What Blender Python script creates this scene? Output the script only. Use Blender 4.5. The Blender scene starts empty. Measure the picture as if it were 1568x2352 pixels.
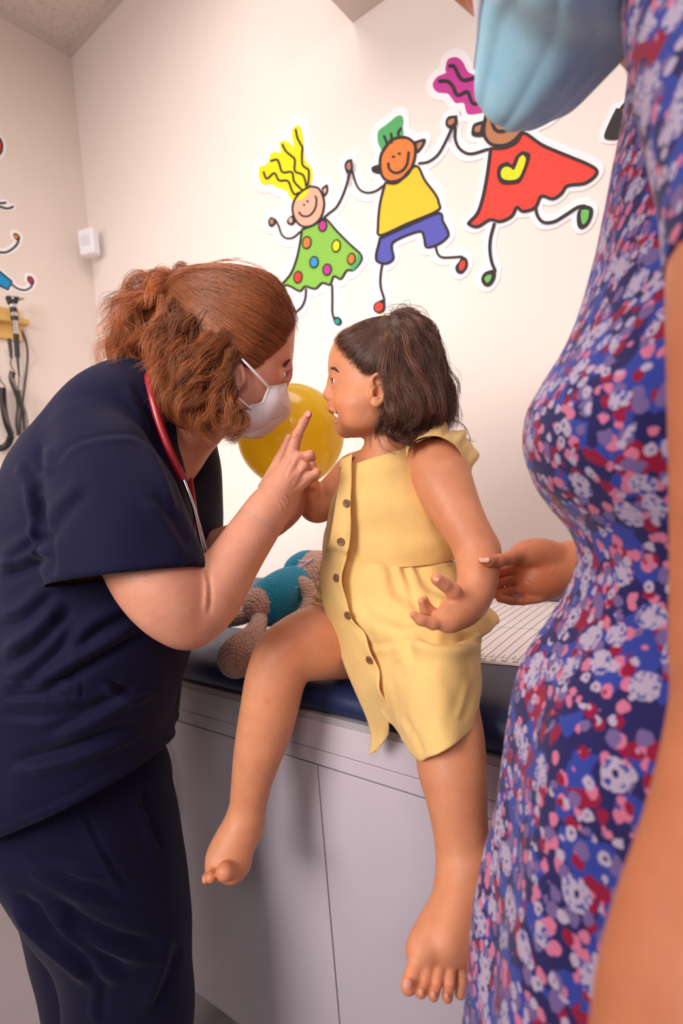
import bpy, bmesh, math, random
import numpy as np
from mathutils import Vector, Matrix
from mathutils.geometry import tessellate_polygon
random.seed(7); RNG = np.random.default_rng(7)
S = bpy.context.scene
COL = S.collection
# ------------------------------------------------------------------ camera
W, H, FPX = 1568, 2352, 1250.0
PITCH, ROLL = math.radians(2.5), 0.083
CAM = np.array([0.0, 0.0, 1.26])
FW = np.array([0, math.cos(PITCH), -math.sin(PITCH)])
U0 = np.array([0, math.sin(PITCH), math.cos(PITCH)])
X0 = np.array([1.0, 0, 0])
RT = math.cos(ROLL)*X0 - math.sin(ROLL)*U0
UP = math.cos(ROLL)*U0 + math.sin(ROLL)*X0
def P(px, py, d):
    return CAM + d*(FW + (px-W/2)/FPX*RT - (py-H/2)/FPX*UP)
def proj(v):
    q = np.asarray(v) - CAM
    d = q @ FW
    return np.stack([W/2 + FPX*(q@RT)/d, H/2 - FPX*(q@UP)/d, d], -1)
def ray(px, py):
    return FW + (px-W/2)/FPX*RT - (py-H/2)/FPX*UP
def hit(px, py, pt, n):
    r = ray(px, py); n = np.asarray(n, float)
    return CAM + r*((np.asarray(pt)-CAM)@n)/(r@n)
def m2(px, d): return px*d/FPX
cam_data = bpy.data.cameras.new('camera')
cam = bpy.data.objects.new('camera', cam_data); COL.objects.link(cam)
mw = Matrix.Identity(4)
for i in range(3):
    mw[i][0] = RT[i]; mw[i][1] = UP[i]; mw[i][2] = -FW[i]; mw[i][3] = CAM[i]
cam.matrix_world = mw
cam_data.sensor_fit = 'AUTO'; cam_data.sensor_width = 36
cam_data.lens = FPX*36/H
cam_data.clip_start = 0.02
cam_data.dof.use_dof = True
cam_data.dof.focus_distance = 0.88
cam_data.dof.aperture_fstop = 3.4
S.camera = cam
# ------------------------------------------------------------------ materials
def lin(c):
    c = [x/255 for x in c]
    return tuple([(x/12.92 if x <= .04045 else ((x+.055)/1.055)**2.4) for x in c]+[1])
class NT:
    def __init__(s, name):
        s.m = bpy.data.materials.new(name); s.m.use_nodes = True
        s.t = s.m.node_tree; s.b = s.t.nodes['Principled BSDF']
    def n(s, typ, **kw):
        nd = s.t.nodes.new(typ)
        for k, v in kw.items():
            if k.startswith('i_'):
                key = k[2:]
                key = int(key) if key.isdigit() else key.replace('_', ' ')
                nd.inputs[key].default_value = v
            else: setattr(nd, k, v)
        return nd
    def l(s, a, b): s.t.links.new(a, b)
    def coord(s, kind='Object'): return s.n('ShaderNodeTexCoord').outputs[kind]
    def noise(s, scale, detail=3, vec=None, rough=.55):
        nd = s.n('ShaderNodeTexNoise'); nd.inputs['Scale'].default_value = scale
        nd.inputs['Detail'].default_value = detail; nd.inputs['Roughness'].default_value = rough
        if vec is not None: s.l(vec, nd.inputs['Vector'])
        return nd
    def ramp(s, fac, stops, interp='LINEAR'):
        r = s.n('ShaderNodeValToRGB'); cr = r.color_ramp; cr.interpolation = interp
        while len(cr.elements) > 1: cr.elements.remove(cr.elements[-1])
        cr.elements[0].position = stops[0][0]; cr.elements[0].color = stops[0][1]
        for p, c in stops[1:]:
            e = cr.elements.new(p); e.color = c
        s.l(fac, r.inputs['Fac']); return r.outputs['Color']
    def mix(s, fac, a, b, mode='MIX'):
        m = s.n('ShaderNodeMix'); m.data_type = 'RGBA'; m.blend_type = mode
        for inp, v in ((0, fac), (6, a), (7, b)):
            if hasattr(v, 'is_linked'): s.l(v, m.inputs[inp])
            else: m.inputs[inp].default_value = v
        return m.outputs[2]
    def math(s, op, a, b=0.0):
        m = s.n('ShaderNodeMath', operation=op)
        for i, v in ((0, a), (1, b)):
            if hasattr(v, 'is_linked'): s.l(v, m.inputs[i])
            else: m.inputs[i].default_value = v
        return m.outputs[0]
    def bump(s, height, strength=.3, dist=.002):
        b = s.n('ShaderNodeBump'); b.inputs['Strength'].default_value = strength
        b.inputs['Distance'].default_value = dist
        s.l(height, b.inputs['Height']); s.l(b.outputs[0], s.b.inputs['Normal']); return b
def set_p(nt, color=None, rough=.6, metal=0, spec=.4, sss=0, rad=None, sheen=0):
    b = nt.b
    if color is not None:
        if hasattr(color, 'is_linked'): nt.l(color, b.inputs['Base Color'])
        else: b.inputs['Base Color'].default_value = color
    b.inputs['Roughness'].default_value = rough; b.inputs['Metallic'].default_value = metal
    b.inputs['Specular IOR Level'].default_value = spec
    if sss:
        b.inputs['Subsurface Weight'].default_value = sss
        b.inputs['Subsurface Radius'].default_value = rad or (1, .35, .2)
        b.inputs['Subsurface Scale'].default_value = .006
    if sheen:
        b.inputs['Sheen Weight'].default_value = sheen; b.inputs['Sheen Roughness'].default_value = .5
    return nt.m
def flat(name, rgb, rough=.6, metal=0, spec=.4, var=.04, scale=60, bump=0, bscale=300, **kw):
    nt = NT(name); c = lin(rgb); v = nt.coord()
    n = nt.noise(scale, 3, v)
    lo = tuple(x*(1-var) for x in c[:3])+(1,); hi = tuple(min(1, x*(1+var)) for x in c[:3])+(1,)
    col = nt.ramp(n.outputs['Fac'], [(.3, lo), (.7, hi)])
    set_p(nt, col, rough, metal, spec, **kw)
    if bump: nt.bump(nt.noise(bscale, 3, v).outputs['Fac'], bump, .001)
    return nt.m
# ------------------------------------------------------------------ objects
def tag(o, label=None, cat=None, group=None, kind=None):
    if label: o['label'] = label
    if cat: o['category'] = cat
    if group: o['group'] = group
    if kind: o['kind'] = kind
    return o
def empty(name, loc, label=None, cat=None, group=None):
    o = bpy.data.objects.new(name, None); COL.objects.link(o)
    o.location = tuple(float(x) for x in loc); o.empty_display_size = .05
    return tag(o, label, cat, group)
def link(o, parent=None, root=None):
    COL.objects.link(o)
    if parent is not None:
        o.parent = parent
        # parents are never rotated: keep the world position
        off = Vector((0, 0, 0)); p = parent
        while p is not None:
            off += p.location; p = p.parent
        o.location = -off
    return o
def mesh_np(name, V, F, mat, parent=None, smooth=True, tint=None):
    """V (n,3), F (m,3|4) int array or list"""
    me = bpy.data.meshes.new(name)
    V = np.asarray(V, np.float32)
    if isinstance(F, np.ndarray):
        me.vertices.add(len(V)); me.vertices.foreach_set('co', V.ravel())
        k = F.shape[1]
        me.loops.add(F.size); me.loops.foreach_set('vertex_index', F.astype(np.int32).ravel())
        me.polygons.add(len(F))
        me.polygons.foreach_set('loop_start', np.arange(0, F.size, k, dtype=np.int32))
        me.polygons.foreach_set('loop_total', np.full(len(F), k, np.int32))
        me.update(calc_edges=True); me.validate()
    else:
        me.from_pydata(V.tolist(), [], F); me.update()
    if smooth: me.polygons.foreach_set('use_smooth', np.ones(len(me.polygons), bool))
    if tint is not None:
        at = me.color_attributes.new('tint', 'FLOAT_COLOR', 'POINT')
        t = np.ones((len(V), 4), np.float32); t[:, :tint.shape[1]] = tint
        at.data.foreach_set('color', t.ravel())
    me.materials.append(mat)
    o = bpy.data.objects.new(name, me)
    link(o, parent)
    return o
class MB:
    """collects simple shapes into ONE mesh"""
    def __init__(s): s.V = []; s.F = []
    def add(s, V, F):
        b = len(s.V); s.V += [tuple(map(float, v)) for v in V]; s.F += [[i+b for i in f] for f in F]
    def box(s, o, ex, ey, ez, c=0):
        """o corner, three edge vectors"""
        o, ex, ey, ez = map(np.asarray, (o, ex, ey, ez))
        vs = [o, o+ex, o+ex+ey, o+ey, o+ez, o+ex+ez, o+ex+ey+ez, o+ey+ez]
        fs = [[0, 3, 2, 1], [4, 5, 6, 7], [0, 1, 5, 4], [1, 2, 6, 5], [2, 3, 7, 6], [3, 0, 4, 7]]
        if np.dot(np.cross(ex, ey), ez) < 0: fs = [f[::-1] for f in fs]
        s.add(vs, fs)
    def tube(s, pts, r, n=8, cap=True):
        pts = np.asarray(pts, float); m = len(pts)
        r = np.full(m, r) if np.isscalar(r) else np.asarray(r)
        T = np.gradient(pts, axis=0); T /= np.linalg.norm(T, axis=1)[:, None]+1e-12
        u = np.cross(T[0], [0.31, .2, .93]); u /= np.linalg.norm(u)
        V = []
        for i in range(m):
            u = u - T[i]*(u@T[i]); u /= np.linalg.norm(u)+1e-12
            w = np.cross(T[i], u)
            for k in range(n):
                a = 2*math.pi*k/n
                V.append(pts[i]+r[i]*(math.cos(a)*u+math.sin(a)*w))
        F = [[i*n+k, i*n+(k+1) % n, (i+1)*n+(k+1) % n, (i+1)*n+k] for i in range(m-1) for k in range(n)]
        if cap: F += [list(range(n))[::-1], [(m-1)*n+k for k in range(n)]]
        s.add(V, F)
    def lathe(s, o, ax, prof, n=16):
        """prof [(t along axis, radius)]"""
        o = np.asarray(o); ax = np.asarray(ax)/np.linalg.norm(ax)
        s.tube_prof([o+ax*t for t, r in prof], [max(r, 1e-5) for t, r in prof], ax, n)
    def tube_prof(s, pts, rs, ax, n):
        u = np.cross(ax, [0.31, .2, .93]); u /= np.linalg.norm(u); w = np.cross(ax, u)
        V = [p+r*(math.cos(2*math.pi*k/n)*u+math.sin(2*math.pi*k/n)*w) for p, r in zip(pts, rs) for k in range(n)]
        m = len(pts)
        F = [[i*n+k, i*n+(k+1) % n, (i+1)*n+(k+1) % n, (i+1)*n+k] for i in range(m-1) for k in range(n)]
        F += [list(range(n))[::-1], [(m-1)*n+k for k in range(n)]]
        s.add(V, F)
    def build(s, name, mat, parent=None, smooth=False, bevel=0, seg=2):
        o = mesh_np(name, s.V, s.F, mat, parent, smooth)
        if bevel:
            md = o.modifiers.new('bevel', 'BEVEL'); md.width = bevel; md.segments = seg; md.limit_method = 'ANGLE'
        if smooth:
            try:
                o.data.set_sharp_from_angle(angle=math.radians(50))
            except Exception: pass
        return o
def crom(pts, n):
    """Catmull-Rom through pts, n samples per segment"""
    p = np.asarray(pts, float); out = []
    q = np.vstack([2*p[0]-p[1], p, 2*p[-1]-p[-2]])
    for i in range(1, len(q)-2):
        for t in np.arange(n)/n:
            a, b, c, d = q[i-1], q[i], q[i+1], q[i+2]
            out.append(.5*(2*b+(c-a)*t+(2*a-5*b+4*c-d)*t*t+(3*b-a-3*c+d)*t**3))
    out.append(p[-1]); return np.array(out)
# ------------------------------------------------------------------ signed distance fields
class Field:
    def __init__(s, lo, hi, h):
        s.lo = np.asarray(lo, float); s.h = h
        s.n = np.ceil((np.asarray(hi)-s.lo)/h).astype(int)+1
        s.g = np.full(s.n, .1, np.float32)
        s.ax = [(s.lo[i]+h*np.arange(s.n[i])).astype(np.float32) for i in range(3)]
    def _sub(s, lo, hi):
        a = np.clip(np.floor((np.asarray(lo)-s.lo)/s.h).astype(int), 0, s.n)
        b = np.clip(np.ceil((np.asarray(hi)-s.lo)/s.h).astype(int)+1, 0, s.n)
        if (b <= a).any(): return None
        sl = tuple(slice(a[i], b[i]) for i in range(3))
        x = s.ax[0][sl[0]][:, None, None]; y = s.ax[1][sl[1]][None, :, None]; z = s.ax[2][sl[2]][None, None, :]
        return sl, x, y, z
    def put(s, fn, lo, hi, k, op='u'):
        pad = k+4*s.h
        q = s._sub(np.asarray(lo)-pad, np.asarray(hi)+pad)
        if q is None: return
        sl, x, y, z = q
        d = fn(x, y, z).astype(np.float32); c = s.g[sl]
        k = max(k, 1e-6)
        if op == 'u':
            t = np.clip(.5+.5*(c-d)/k, 0, 1); s.g[sl] = c*(1-t)+d*t-k*t*(1-t)
        elif op == 's':
            d = -d
            t = np.clip(.5-.5*(c-d)/k, 0, 1); s.g[sl] = c*(1-t)+d*t+k*t*(1-t)
        elif op == 'i':
            t = np.clip(.5-.5*(c-d)/k, 0, 1); s.g[sl] = c*(1-t)+d*t+k*t*(1-t)
    def cap(s, a, b, ra, rb, k=.004, op='u'):
        a = np.asarray(a, float); b = np.asarray(b, float); ba = b-a; L = ba@ba+1e-12
        def fn(x, y, z):
            px, py, pz = x-a[0], y-a[1], z-a[2]
            t = np.clip((px*ba[0]+py*ba[1]+pz*ba[2])/L, 0, 1)
            return np.sqrt((px-t*ba[0])**2+(py-t*ba[1])**2+(pz-t*ba[2])**2)-(ra+(rb-ra)*t)
        s.put(fn, np.minimum(a-ra, b-rb), np.maximum(a+ra, b+rb), k, op)
    def ell(s, c, r, A=None, k=.004, op='u'):
        c = np.asarray(c, float); r = np.asarray(r, float); A = np.eye(3) if A is None else np.asarray(A)
        R = r.max() if A is not None else r
        ext = np.sqrt(((A*r[:, None])**2).sum(0))
        def fn(x, y, z):
            p = (x-c[0], y-c[1], z-c[2])
            q = [(p[0]*A[i, 0]+p[1]*A[i, 1]+p[2]*A[i, 2]) for i in range(3)]
            k0 = np.sqrt(sum((q[i]/r[i])**2 for i in range(3)))
            k1 = np.sqrt(sum((q[i]/r[i]**2)**2 for i in range(3)))
            return k0*(k0-1)/np.maximum(k1, 1e-6)
        s.put(fn, c-ext, c+ext, k, op)
    def limb(s, pts, sub=4, k=.006, op='u'):
        """pts [(px,py,d,rpx)] -> smooth tapering limb"""
        q = np.array([[*P(a, b, d), m2(r, d)] for a, b, d, r in pts])
        q = crom(q, sub) if len(q) > 2 else q
        for i in range(len(q)-1): s.cap(q[i, :3], q[i+1, :3], q[i, 3], q[i+1, 3], k, op)
    def ball(s, px, py, d, r, k=.004, op='u'):
        s.ell(P(px, py, d), [m2(r, d)]*3, None, k, op)
    def mesh(s, drop=None):
        g = s.g; n = s.n
        sg = g < 0
        cnt = np.zeros(n-1, np.uint8)
        for i in (0, 1):
            for j in (0, 1):
                for k in (0, 1):
                    cnt += sg[i:n[0]-1+i, j:n[1]-1+j, k:n[2]-1+k]
        act = (cnt > 0) & (cnt < 8); del cnt
        idx = np.argwhere(act); m = len(idx)
        vid = np.full(act.shape, -1, np.int32); vid[act] = np.arange(m)
        val = np.empty((m, 2, 2, 2), np.float32)
        for i in (0, 1):
            for j in (0, 1):
                for k in (0, 1):
                    val[:, i, j, k] = g[idx[:, 0]+i, idx[:, 1]+j, idx[:, 2]+k]
        acc = np.zeros((m, 3)); wt = np.zeros(m)
        cs = [(i, j, k) for i in (0, 1) for j in (0, 1) for k in (0, 1)]
        for a in cs:
            for ax in range(3):
                if a[ax]: continue
                b = list(a); b[ax] = 1
                va = val[:, a[0], a[1], a[2]]; vb = val[:, b[0], b[1], b[2]]
                cr = (va < 0) != (vb < 0)
                t = np.where(cr, va/np.where(cr, va-vb, 1), 0)
                pos = np.tile(np.array(a, float), (m, 1)); pos[:, ax] = t
                acc += pos*cr[:, None]; wt += cr
        V = s.lo+s.h*(idx+acc/wt[:, None])
        Fs = []
        # quads
        for ax in range(3):
            u, w = [(1, 2), (2, 0), (0, 1)][ax]
            sl0 = [slice(None)]*3; sl1 = [slice(None)]*3
            sl0[ax] = slice(0, n[ax]-1); sl1[ax] = slice(1, n[ax])
            e = sg[tuple(sl0)] != sg[tuple(sl1)]
            ei = np.argwhere(e)
            ok = (ei[:, u] > 0) & (ei[:, w] > 0) & (ei[:, u] < n[u]-1) & (ei[:, w] < n[w]-1)
            ei = ei[ok]
            def cell(du, dw):
                c = ei.copy(); c[:, u] += du; c[:, w] += dw
                return vid[c[:, 0], c[:, 1], c[:, 2]]
            q = np.stack([cell(-1, -1), cell(0, -1), cell(0, 0), cell(-1, 0)], 1)
            inside = sg[ei[:, 0], ei[:, 1], ei[:, 2]]
            q[~inside] = q[~inside][:, ::-1]
            Fs.append(q)
        F = np.vstack(Fs)
        s.g = None
        return V, F
def vnorm(V, F):
    a = V[F[:, 1]]-V[F[:, 0]]; b = V[F[:, 3 if F.shape[1] == 4 else 2]]-V[F[:, 0]]
    fn = np.cross(a, b); N = np.zeros_like(V)
    for c in range(F.shape[1]): np.add.at(N, F[:, c], fn)
    return N/(np.linalg.norm(N, axis=1)[:, None]+1e-12)
def relax(V, F, it=2, lam=.5, mask=None):
    e = np.vstack([F[:, [i, (i+1) % F.shape[1]]] for i in range(F.shape[1])])
    for _ in range(it):
        acc = np.zeros_like(V); w = np.zeros(len(V))
        for a, b in ((0, 1), (1, 0)):
            for k in range(3): acc[:, k] += np.bincount(e[:, a], V[e[:, b], k], len(V))
            w += np.bincount(e[:, a], minlength=len(V))
        nv = acc/np.maximum(w, 1)[:, None]
        d = (nv-V)*lam
        if mask is not None: d *= mask[:, None]
        V = V+d
    return V
def keep_faces(V, F, vmask):
    """drop faces whose verts are all outside vmask; reindex"""
    f = vmask[F].any(1); F = F[f]
    used = np.zeros(len(V), bool); used[F.ravel()] = True
    mp = np.cumsum(used)-1
    return V[used], mp[F], used
def polyd(q, line):
    """q (n,2) px points; distance + signed side to polyline"""
    line = np.asarray(line, float)
    best = np.full(len(q), 1e9); sg = np.zeros(len(q)); tt = np.zeros(len(q))
    L = np.r_[0, np.cumsum(np.linalg.norm(np.diff(line, axis=0), axis=1))]
    for i in range(len(line)-1):
        a, b = line[i], line[i+1]; ba = b-a
        t = np.clip(((q-a)@ba)/(ba@ba), 0, 1)
        dv = q-a-t[:, None]*ba; dd = np.hypot(dv[:, 0], dv[:, 1])
        up = dd < best
        best[up] = dd[up]; sg[up] = np.sign(ba[0]*dv[up, 1]-ba[1]*dv[up, 0]); tt[up] = (L[i]+t[up]*(L[i+1]-L[i]))/L[-1]
    return best, sg, tt
def folds(V, F, lines, dlim=9):
    """cloth folds: lines [(pts px, amp m, width px)] pressed along normals on the near side"""
    N = vnorm(V, F); q = proj(V); facing = np.clip(-(N @ FW)*2+.4, 0, 1)*(q[:, 2] < dlim)
    D = np.zeros(len(V))
    for pts, amp, w in lines:
        c = crom(pts, 6) if len(pts) > 2 else np.asarray(pts, float)
        lo = c.min(0)-4*w; hi = c.max(0)+4*w
        s = np.where(((q[:, :2] > lo) & (q[:, :2] < hi)).all(1))[0]
        if not len(s): continue
        dd, sg, t = polyd(q[s, :2], c); sd = dd*sg
        fade = np.clip(np.minimum(t, 1-t)*5, 0, 1)*np.exp(-((np.maximum(dd, 0))/(4*w))**4)
        D[s] += amp*fade*(-np.exp(-(sd/w)**2)+.9*np.exp(-((sd-1.7*w)/(1.3*w))**2))
    return V+N*(D*facing)[:, None]
def wav(V, seed, scale, amp, n=7, stretch=(1, 1, 1)):
    r = np.random.default_rng(seed); out = np.zeros(len(V))
    for _ in range(n):
        k = r.normal(size=3)*scale*np.asarray(stretch); out += np.sin(V@k+r.uniform(0, 6.28))
    return out*amp/math.sqrt(n)
def gridmesh(C, nu, nv, closed_u=False):
    """C (rows, cols, 3) control grid -> smooth surface; returns V,F,(rows,cols)"""
    C = np.asarray(C, float); R, K = C.shape[:2]
    D = crom(C.reshape(R, -1), nv).reshape(-1, K, 3)
    if closed_u:
        E = np.concatenate([D[:, -2:], D, D[:, :3]], 1)
        E = crom(E.transpose(1, 0, 2).reshape(K+5, -1), nu).reshape(-1, D.shape[0], 3)
        E = E[2*nu:(K+2)*nu]
    else:
        E = crom(D.transpose(1, 0, 2).reshape(K, -1), nu).reshape(-1, D.shape[0], 3)
    E = E.transpose(1, 0, 2); r, c = E.shape[:2]
    i = np.arange(r*c).reshape(r, c)
    if closed_u: j = np.concatenate([i, i[:, :1]], 1)
    else: j = i
    F = np.stack([j[:-1, :-1], j[1:, :-1], j[1:, 1:], j[:-1, 1:]], -1).reshape(-1, 4)
    return E.reshape(-1, 3), F, (r, c)
def solid(o, t, off=-1):
    md = o.modifiers.new('thickness', 'SOLIDIFY'); md.thickness = t; md.offset = off; return o
# ------------------------------------------------------------------ hair
def strands(name, paths, rad, mat, parent, tint=None, taper=.35, nside=3):
    """paths list of (m,3); one mesh of tapered tubes"""
    Vs, Fs, Ts = [], [], []; base = 0
    by = {}
    for i, p in enumerate(paths): by.setdefault(len(p), []).append(i)
    for m, ids in by.items():
        A = np.array([paths[i] for i in ids]); k = len(ids)
        T = np.gradient(A, axis=1); T /= np.linalg.norm(T, axis=2)[..., None]+1e-9
        ref = np.array([.3, -.9, .31]); u = np.cross(T, ref); u /= np.linalg.norm(u, axis=2)[..., None]+1e-9
        w = np.cross(T, u)
        r = (np.asarray(rad)[ids] if not np.isscalar(rad) else np.full(k, rad))
        s = np.linspace(0, 1, m); prof = np.minimum(1, .5+s*6)*(1-(1-taper)*s**2)
        rr = r[:, None]*prof[None]
        V = np.stack([A+rr[..., None]*(math.cos(a)*u+math.sin(a)*w) for a in 2*math.pi*np.arange(nside)/nside], 2)
        I = base+np.arange(k*m*nside).reshape(k, m, nside); J = np.roll(I, -1, 2)
        Fs.append(np.stack([I[:, :-1], J[:, :-1], J[:, 1:], I[:, 1:]], -1).reshape(-1, 4))
        Vs.append(V.reshape(-1, 3)); base += k*m*nside
        if tint is not None:
            t = np.asarray(tint)[ids]; Ts.append(np.repeat(t, m*nside, 0))
    return mesh_np(name, np.vstack(Vs), np.vstack(Fs), mat, parent, True, np.vstack(Ts) if Ts else None)
def lock(guide, count, spread, rng, n=18, curl=0, freq=3, jitter=.0015, endspread=1.0, ph=None, lenvar=.15):
    """bundle of strands round a guide polyline (world). spread may be (root, tip)"""
    g = crom(guide, 10)
    L = np.r_[0, np.cumsum(np.linalg.norm(np.diff(g, axis=0), axis=1))]; L /= L[-1]
    out = []
    sp0, sp1 = spread if isinstance(spread, tuple) else (spread, spread*endspread)
    ph = rng.uniform(0, 6.28) if ph is None else ph
    T = np.gradient(g, axis=0); T /= np.linalg.norm(T, axis=1)[:, None]
    for _ in range(count):
        e = 1-abs(rng.normal())*lenvar
        s = np.linspace(0, max(.45, e), n)
        c = np.stack([np.interp(s, L, g[:, i]) for i in range(3)], 1)
        t = np.stack([np.interp(s, L, T[:, i]) for i in range(3)], 1)
        u = np.cross(t, [.2, .95, .25]); u /= np.linalg.norm(u, axis=1)[:, None]+1e-9; w = np.cross(t, u)
        a = rng.uniform(0, 6.28); r = math.sqrt(rng.uniform())
        sp = (sp0+(sp1-sp0)*s)*r
        c = c+(math.cos(a)*u+math.sin(a)*w)*sp[:, None]
        if curl:
            am = curl*np.clip(s*2.5, 0, 1)*rng.uniform(.7, 1.3); p = ph+rng.normal()*.35+freq*6.28*s
            c = c+(np.cos(p)[:, None]*u+np.sin(p)[:, None]*w)*am[:, None]
        c = c+rng.normal(size=3)*jitter
        out.append(c)
    return out
# ------------------------------------------------------------------ setting
_u = math.radians(52.6)
E1 = np.array([math.sin(_u), -math.cos(_u), 0.0])     # along the bench, towards the near right
E2 = np.array([math.cos(_u), math.sin(_u), 0.0])      # from the bench front to the back wall
E3 = np.array([0, 0, 1.0])
QF = P(680, 1628, 1.0)                                # upper edge of the front board
ZB = QF[2]                                            # top of the carcass
PADH = .064
ZT = ZB + PADH                                        # top of the pad
WB = hit(576, 1323, [0, 0, ZT], E3)                   # pad meets back wall
def on_back(px, py, off=0.0): return hit(px, py, WB-E2*off, E2)
CORN = on_back(213, 620)
def on_left(px, py, off=0.0): return hit(px, py, CORN+E1*off, E1)
ZC = on_back(165, 120)[2]
DEPTH = (WB-QF)@E2
def uvz(u, w, z): 
    """bench frame: u along E1 from QF, w along E2 from the front"""
    return np.array([QF[0], QF[1], 0])+E1*u+E2*w+E3*z
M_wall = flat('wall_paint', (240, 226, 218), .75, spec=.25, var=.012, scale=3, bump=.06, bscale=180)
M_wallL = flat('shaded_wall_paint', (226, 210, 200), .75, spec=.25, var=.012, scale=3, bump=.06, bscale=180)  # back wall paint darkened: the side wall's dimmer light is in the colour
nt = NT('ceiling_tile'); v = nt.coord()
n1 = nt.noise(55, 5, v, .7)
col = nt.ramp(n1.outputs['Fac'], [(.3, lin((196, 180, 170))), (.5, lin((226, 212, 203))), (1, lin((228, 214, 206)))])
set_p(nt, col, .9, spec=.1); nt.bump(n1.outputs['Fac'], .5, .004); M_ceil = nt.m
M_floor = flat('vinyl_floor', (138, 128, 130), .5, spec=.35, var=.03, scale=14)
M_soffit = flat('soffit_paint', (216, 200, 192), .8, spec=.2, var=.01, scale=5)
def slab(name, o, a, b, t, mat):
    mb = MB(); mb.box(o, a, b, t)
    return tag(mb.build(name, mat), kind='structure')
ce = np.array([CORN[0], CORN[1], 0])
LW, LL = 4.3, 4.6
slab('wall_back', ce-E1*.0, E1*LW, E3*ZC, E2*.1, M_wall)
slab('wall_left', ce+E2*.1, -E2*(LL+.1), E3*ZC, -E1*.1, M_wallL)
slab('floor', ce-E1*.1+E2*.1, E1*(LW+.1), -E2*(LL+.1), -E3*.1, M_floor)
slab('ceiling', ce-E1*.1+E2*.1+E3*ZC, E1*(LW+.1), -E2*(LL+.1), E3*.1, M_ceil)
mb = MB(); t = .022
mb.box(ce+E3*(ZC-t), E1*LW, -E2*t, E3*t); mb.box(ce+E3*(ZC-t)-E2*t, E1*t, -E2*(LL-t), E3*t)
tag(mb.build('trim_1', M_soffit), kind='structure')
# boxed soffit high on the back wall
A = on_back(810, 53)
mb = MB(); mb.box(A-E3*0, E1*1.3, -E2*.42, E3*(ZC-A[2]))
mb.box(A-E3*.002+E1*.0-E2*.13, E1*1.3, -E2*.0025, E3*.004)
tag(mb.build('trim_2', M_soffit), kind='structure')
# ------------------------------------------------------------------ bench
M_lam = flat('grey_laminate', (202, 190, 200), .5, spec=.4, var=.012, scale=20)
M_edge = flat('board_edge', (172, 165, 168), .55, spec=.3, var=.02, scale=30)
M_dark = flat('shadow_gap', (40, 36, 36), .8)
M_chrome = flat('chrome', (205, 205, 212), .18, 1.0, var=.02)
UL, UR = -1.02, 1.10
bench = empty('treatment_bench', uvz((UL+UR)/2, DEPTH/2, 0), 'long grey laminate treatment bench with cupboard doors and a chrome handle below the navy pad', 'bench')
zk = .10
mb = MB()
mb.box(uvz(UL, .03, zk), E1*(UR-UL), E2*(DEPTH-.035), E3*(ZB-zk-.014))
mb.build('carcass', M_lam, bench)
mb = MB(); mb.box(uvz(UL+.02, .07, 0), E1*(UR-UL-.04), E2*(DEPTH-.1), E3*(zk-.001)); mb.build('plinth', M_edge, bench)
mb = MB(); mb.box(uvz(UL-.005, .001, ZB-.0135), E1*(UR-UL+.01), E2*(DEPTH-.006), E3*.0125); mb.build('top_board', M_edge, bench)
# front board: upper edge ZB, lower edge from the photo
zd = hit(718, 1754, QF, E2)[2]
hb = ZB-zd
mb = MB()
mb.box(uvz(UL, 0, zd+.030), E1*(UR-UL), E2*.028, E3*(hb-.030-.014))
mb.box(uvz(UL, .0, zd+.002), E1*(UR-UL), E2*.028, E3*.0265)
mb.build('front_board', M_lam, bench, bevel=.0012)
seam = (hit(735, 1900, QF, E2)-QF)@E1
wd = .62
seams = [seam-wd-.10, seam, seam+wd]
edges = [UL+.004, seam-wd, seam, seam+wd, UR-.004]
edges = [e for e in edges if UL <= e <= UR]
g = .0016
for i in range(len(edges)-1):
    a, b = edges[i]+g, edges[i+1]-g
    if b-a < .05: continue
    mb = MB(); mb.box(uvz(a, .006, zk+.006), E1*(b-a), E2*.02, E3*(zd-.005-zk-.006))
    dr = mb.build('door', M_lam, bench, bevel=.0012)
    if edges[i+1] == seam or i == 2:
        # chrome bow handle near the free edge
        if edges[i+1] == seam:
            p0 = hit(371, 1690, QF, E2); p1 = hit(392, 1843, QF, E2)
        else:
            p0 = uvz(b-.05, 0, zd-.16); p1 = uvz(b-.05, 0, zd-.05)
        mbh = MB()
        pts = [p0+E2*.01, p0-E2*.016, p0*.8+p1*.2-E2*.026, (p0+p1)/2-E2*.028, p0*.2+p1*.8-E2*.026, p1-E2*.016, p1+E2*.01]
        mbh.tube(crom(pts, 5), .0042, 8)
        mbh.build('handle', M_chrome, dr, smooth=True)
# navy pad
nt = NT('navy_vinyl'); v = nt.coord()
vo = nt.n('ShaderNodeTexVoronoi'); vo.inputs['Scale'].default_value = 420; nt.l(v, vo.inputs['Vector'])
c = nt.ramp(nt.noise(9, 2, v).outputs['Fac'], [(.3, lin((28, 38, 76))), (.7, lin((34, 46, 88)))])
set_p(nt, c, .42, spec=.45); nt.bump(vo.outputs['Distance'], .25, .0008); M_pad = nt.m
nu_, nw_ = 90, 26
def padpt(u, w, top):
    fr = .028
    # rounded front edge: w from 0 (bottom front) around
    return uvz(u, w, top)
prof = [(.012, ZB+.0005), (.002, ZB+.006), (-.004, ZB+.018), (-.005, ZB+.032), (-.001, ZB+.047), (.010, ZB+.058), (.028, ZT-.0005), (.06, ZT+.001)]
for w in np.linspace(.10, DEPTH-.03, 12): prof.append((w, ZT+.0012))
prof += [(DEPTH-.012, ZT-.004), (DEPTH-.004, ZT-.02), (DEPTH-.003, ZB+.0005)]
us = np.linspace(UL+.01, UR-.01, nu_)
V = []
SEAT = hit(905, 1545, [0, 0, ZT], E3); su, sw = (SEAT-QF)@E1, (SEAT-QF)@E2
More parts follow.
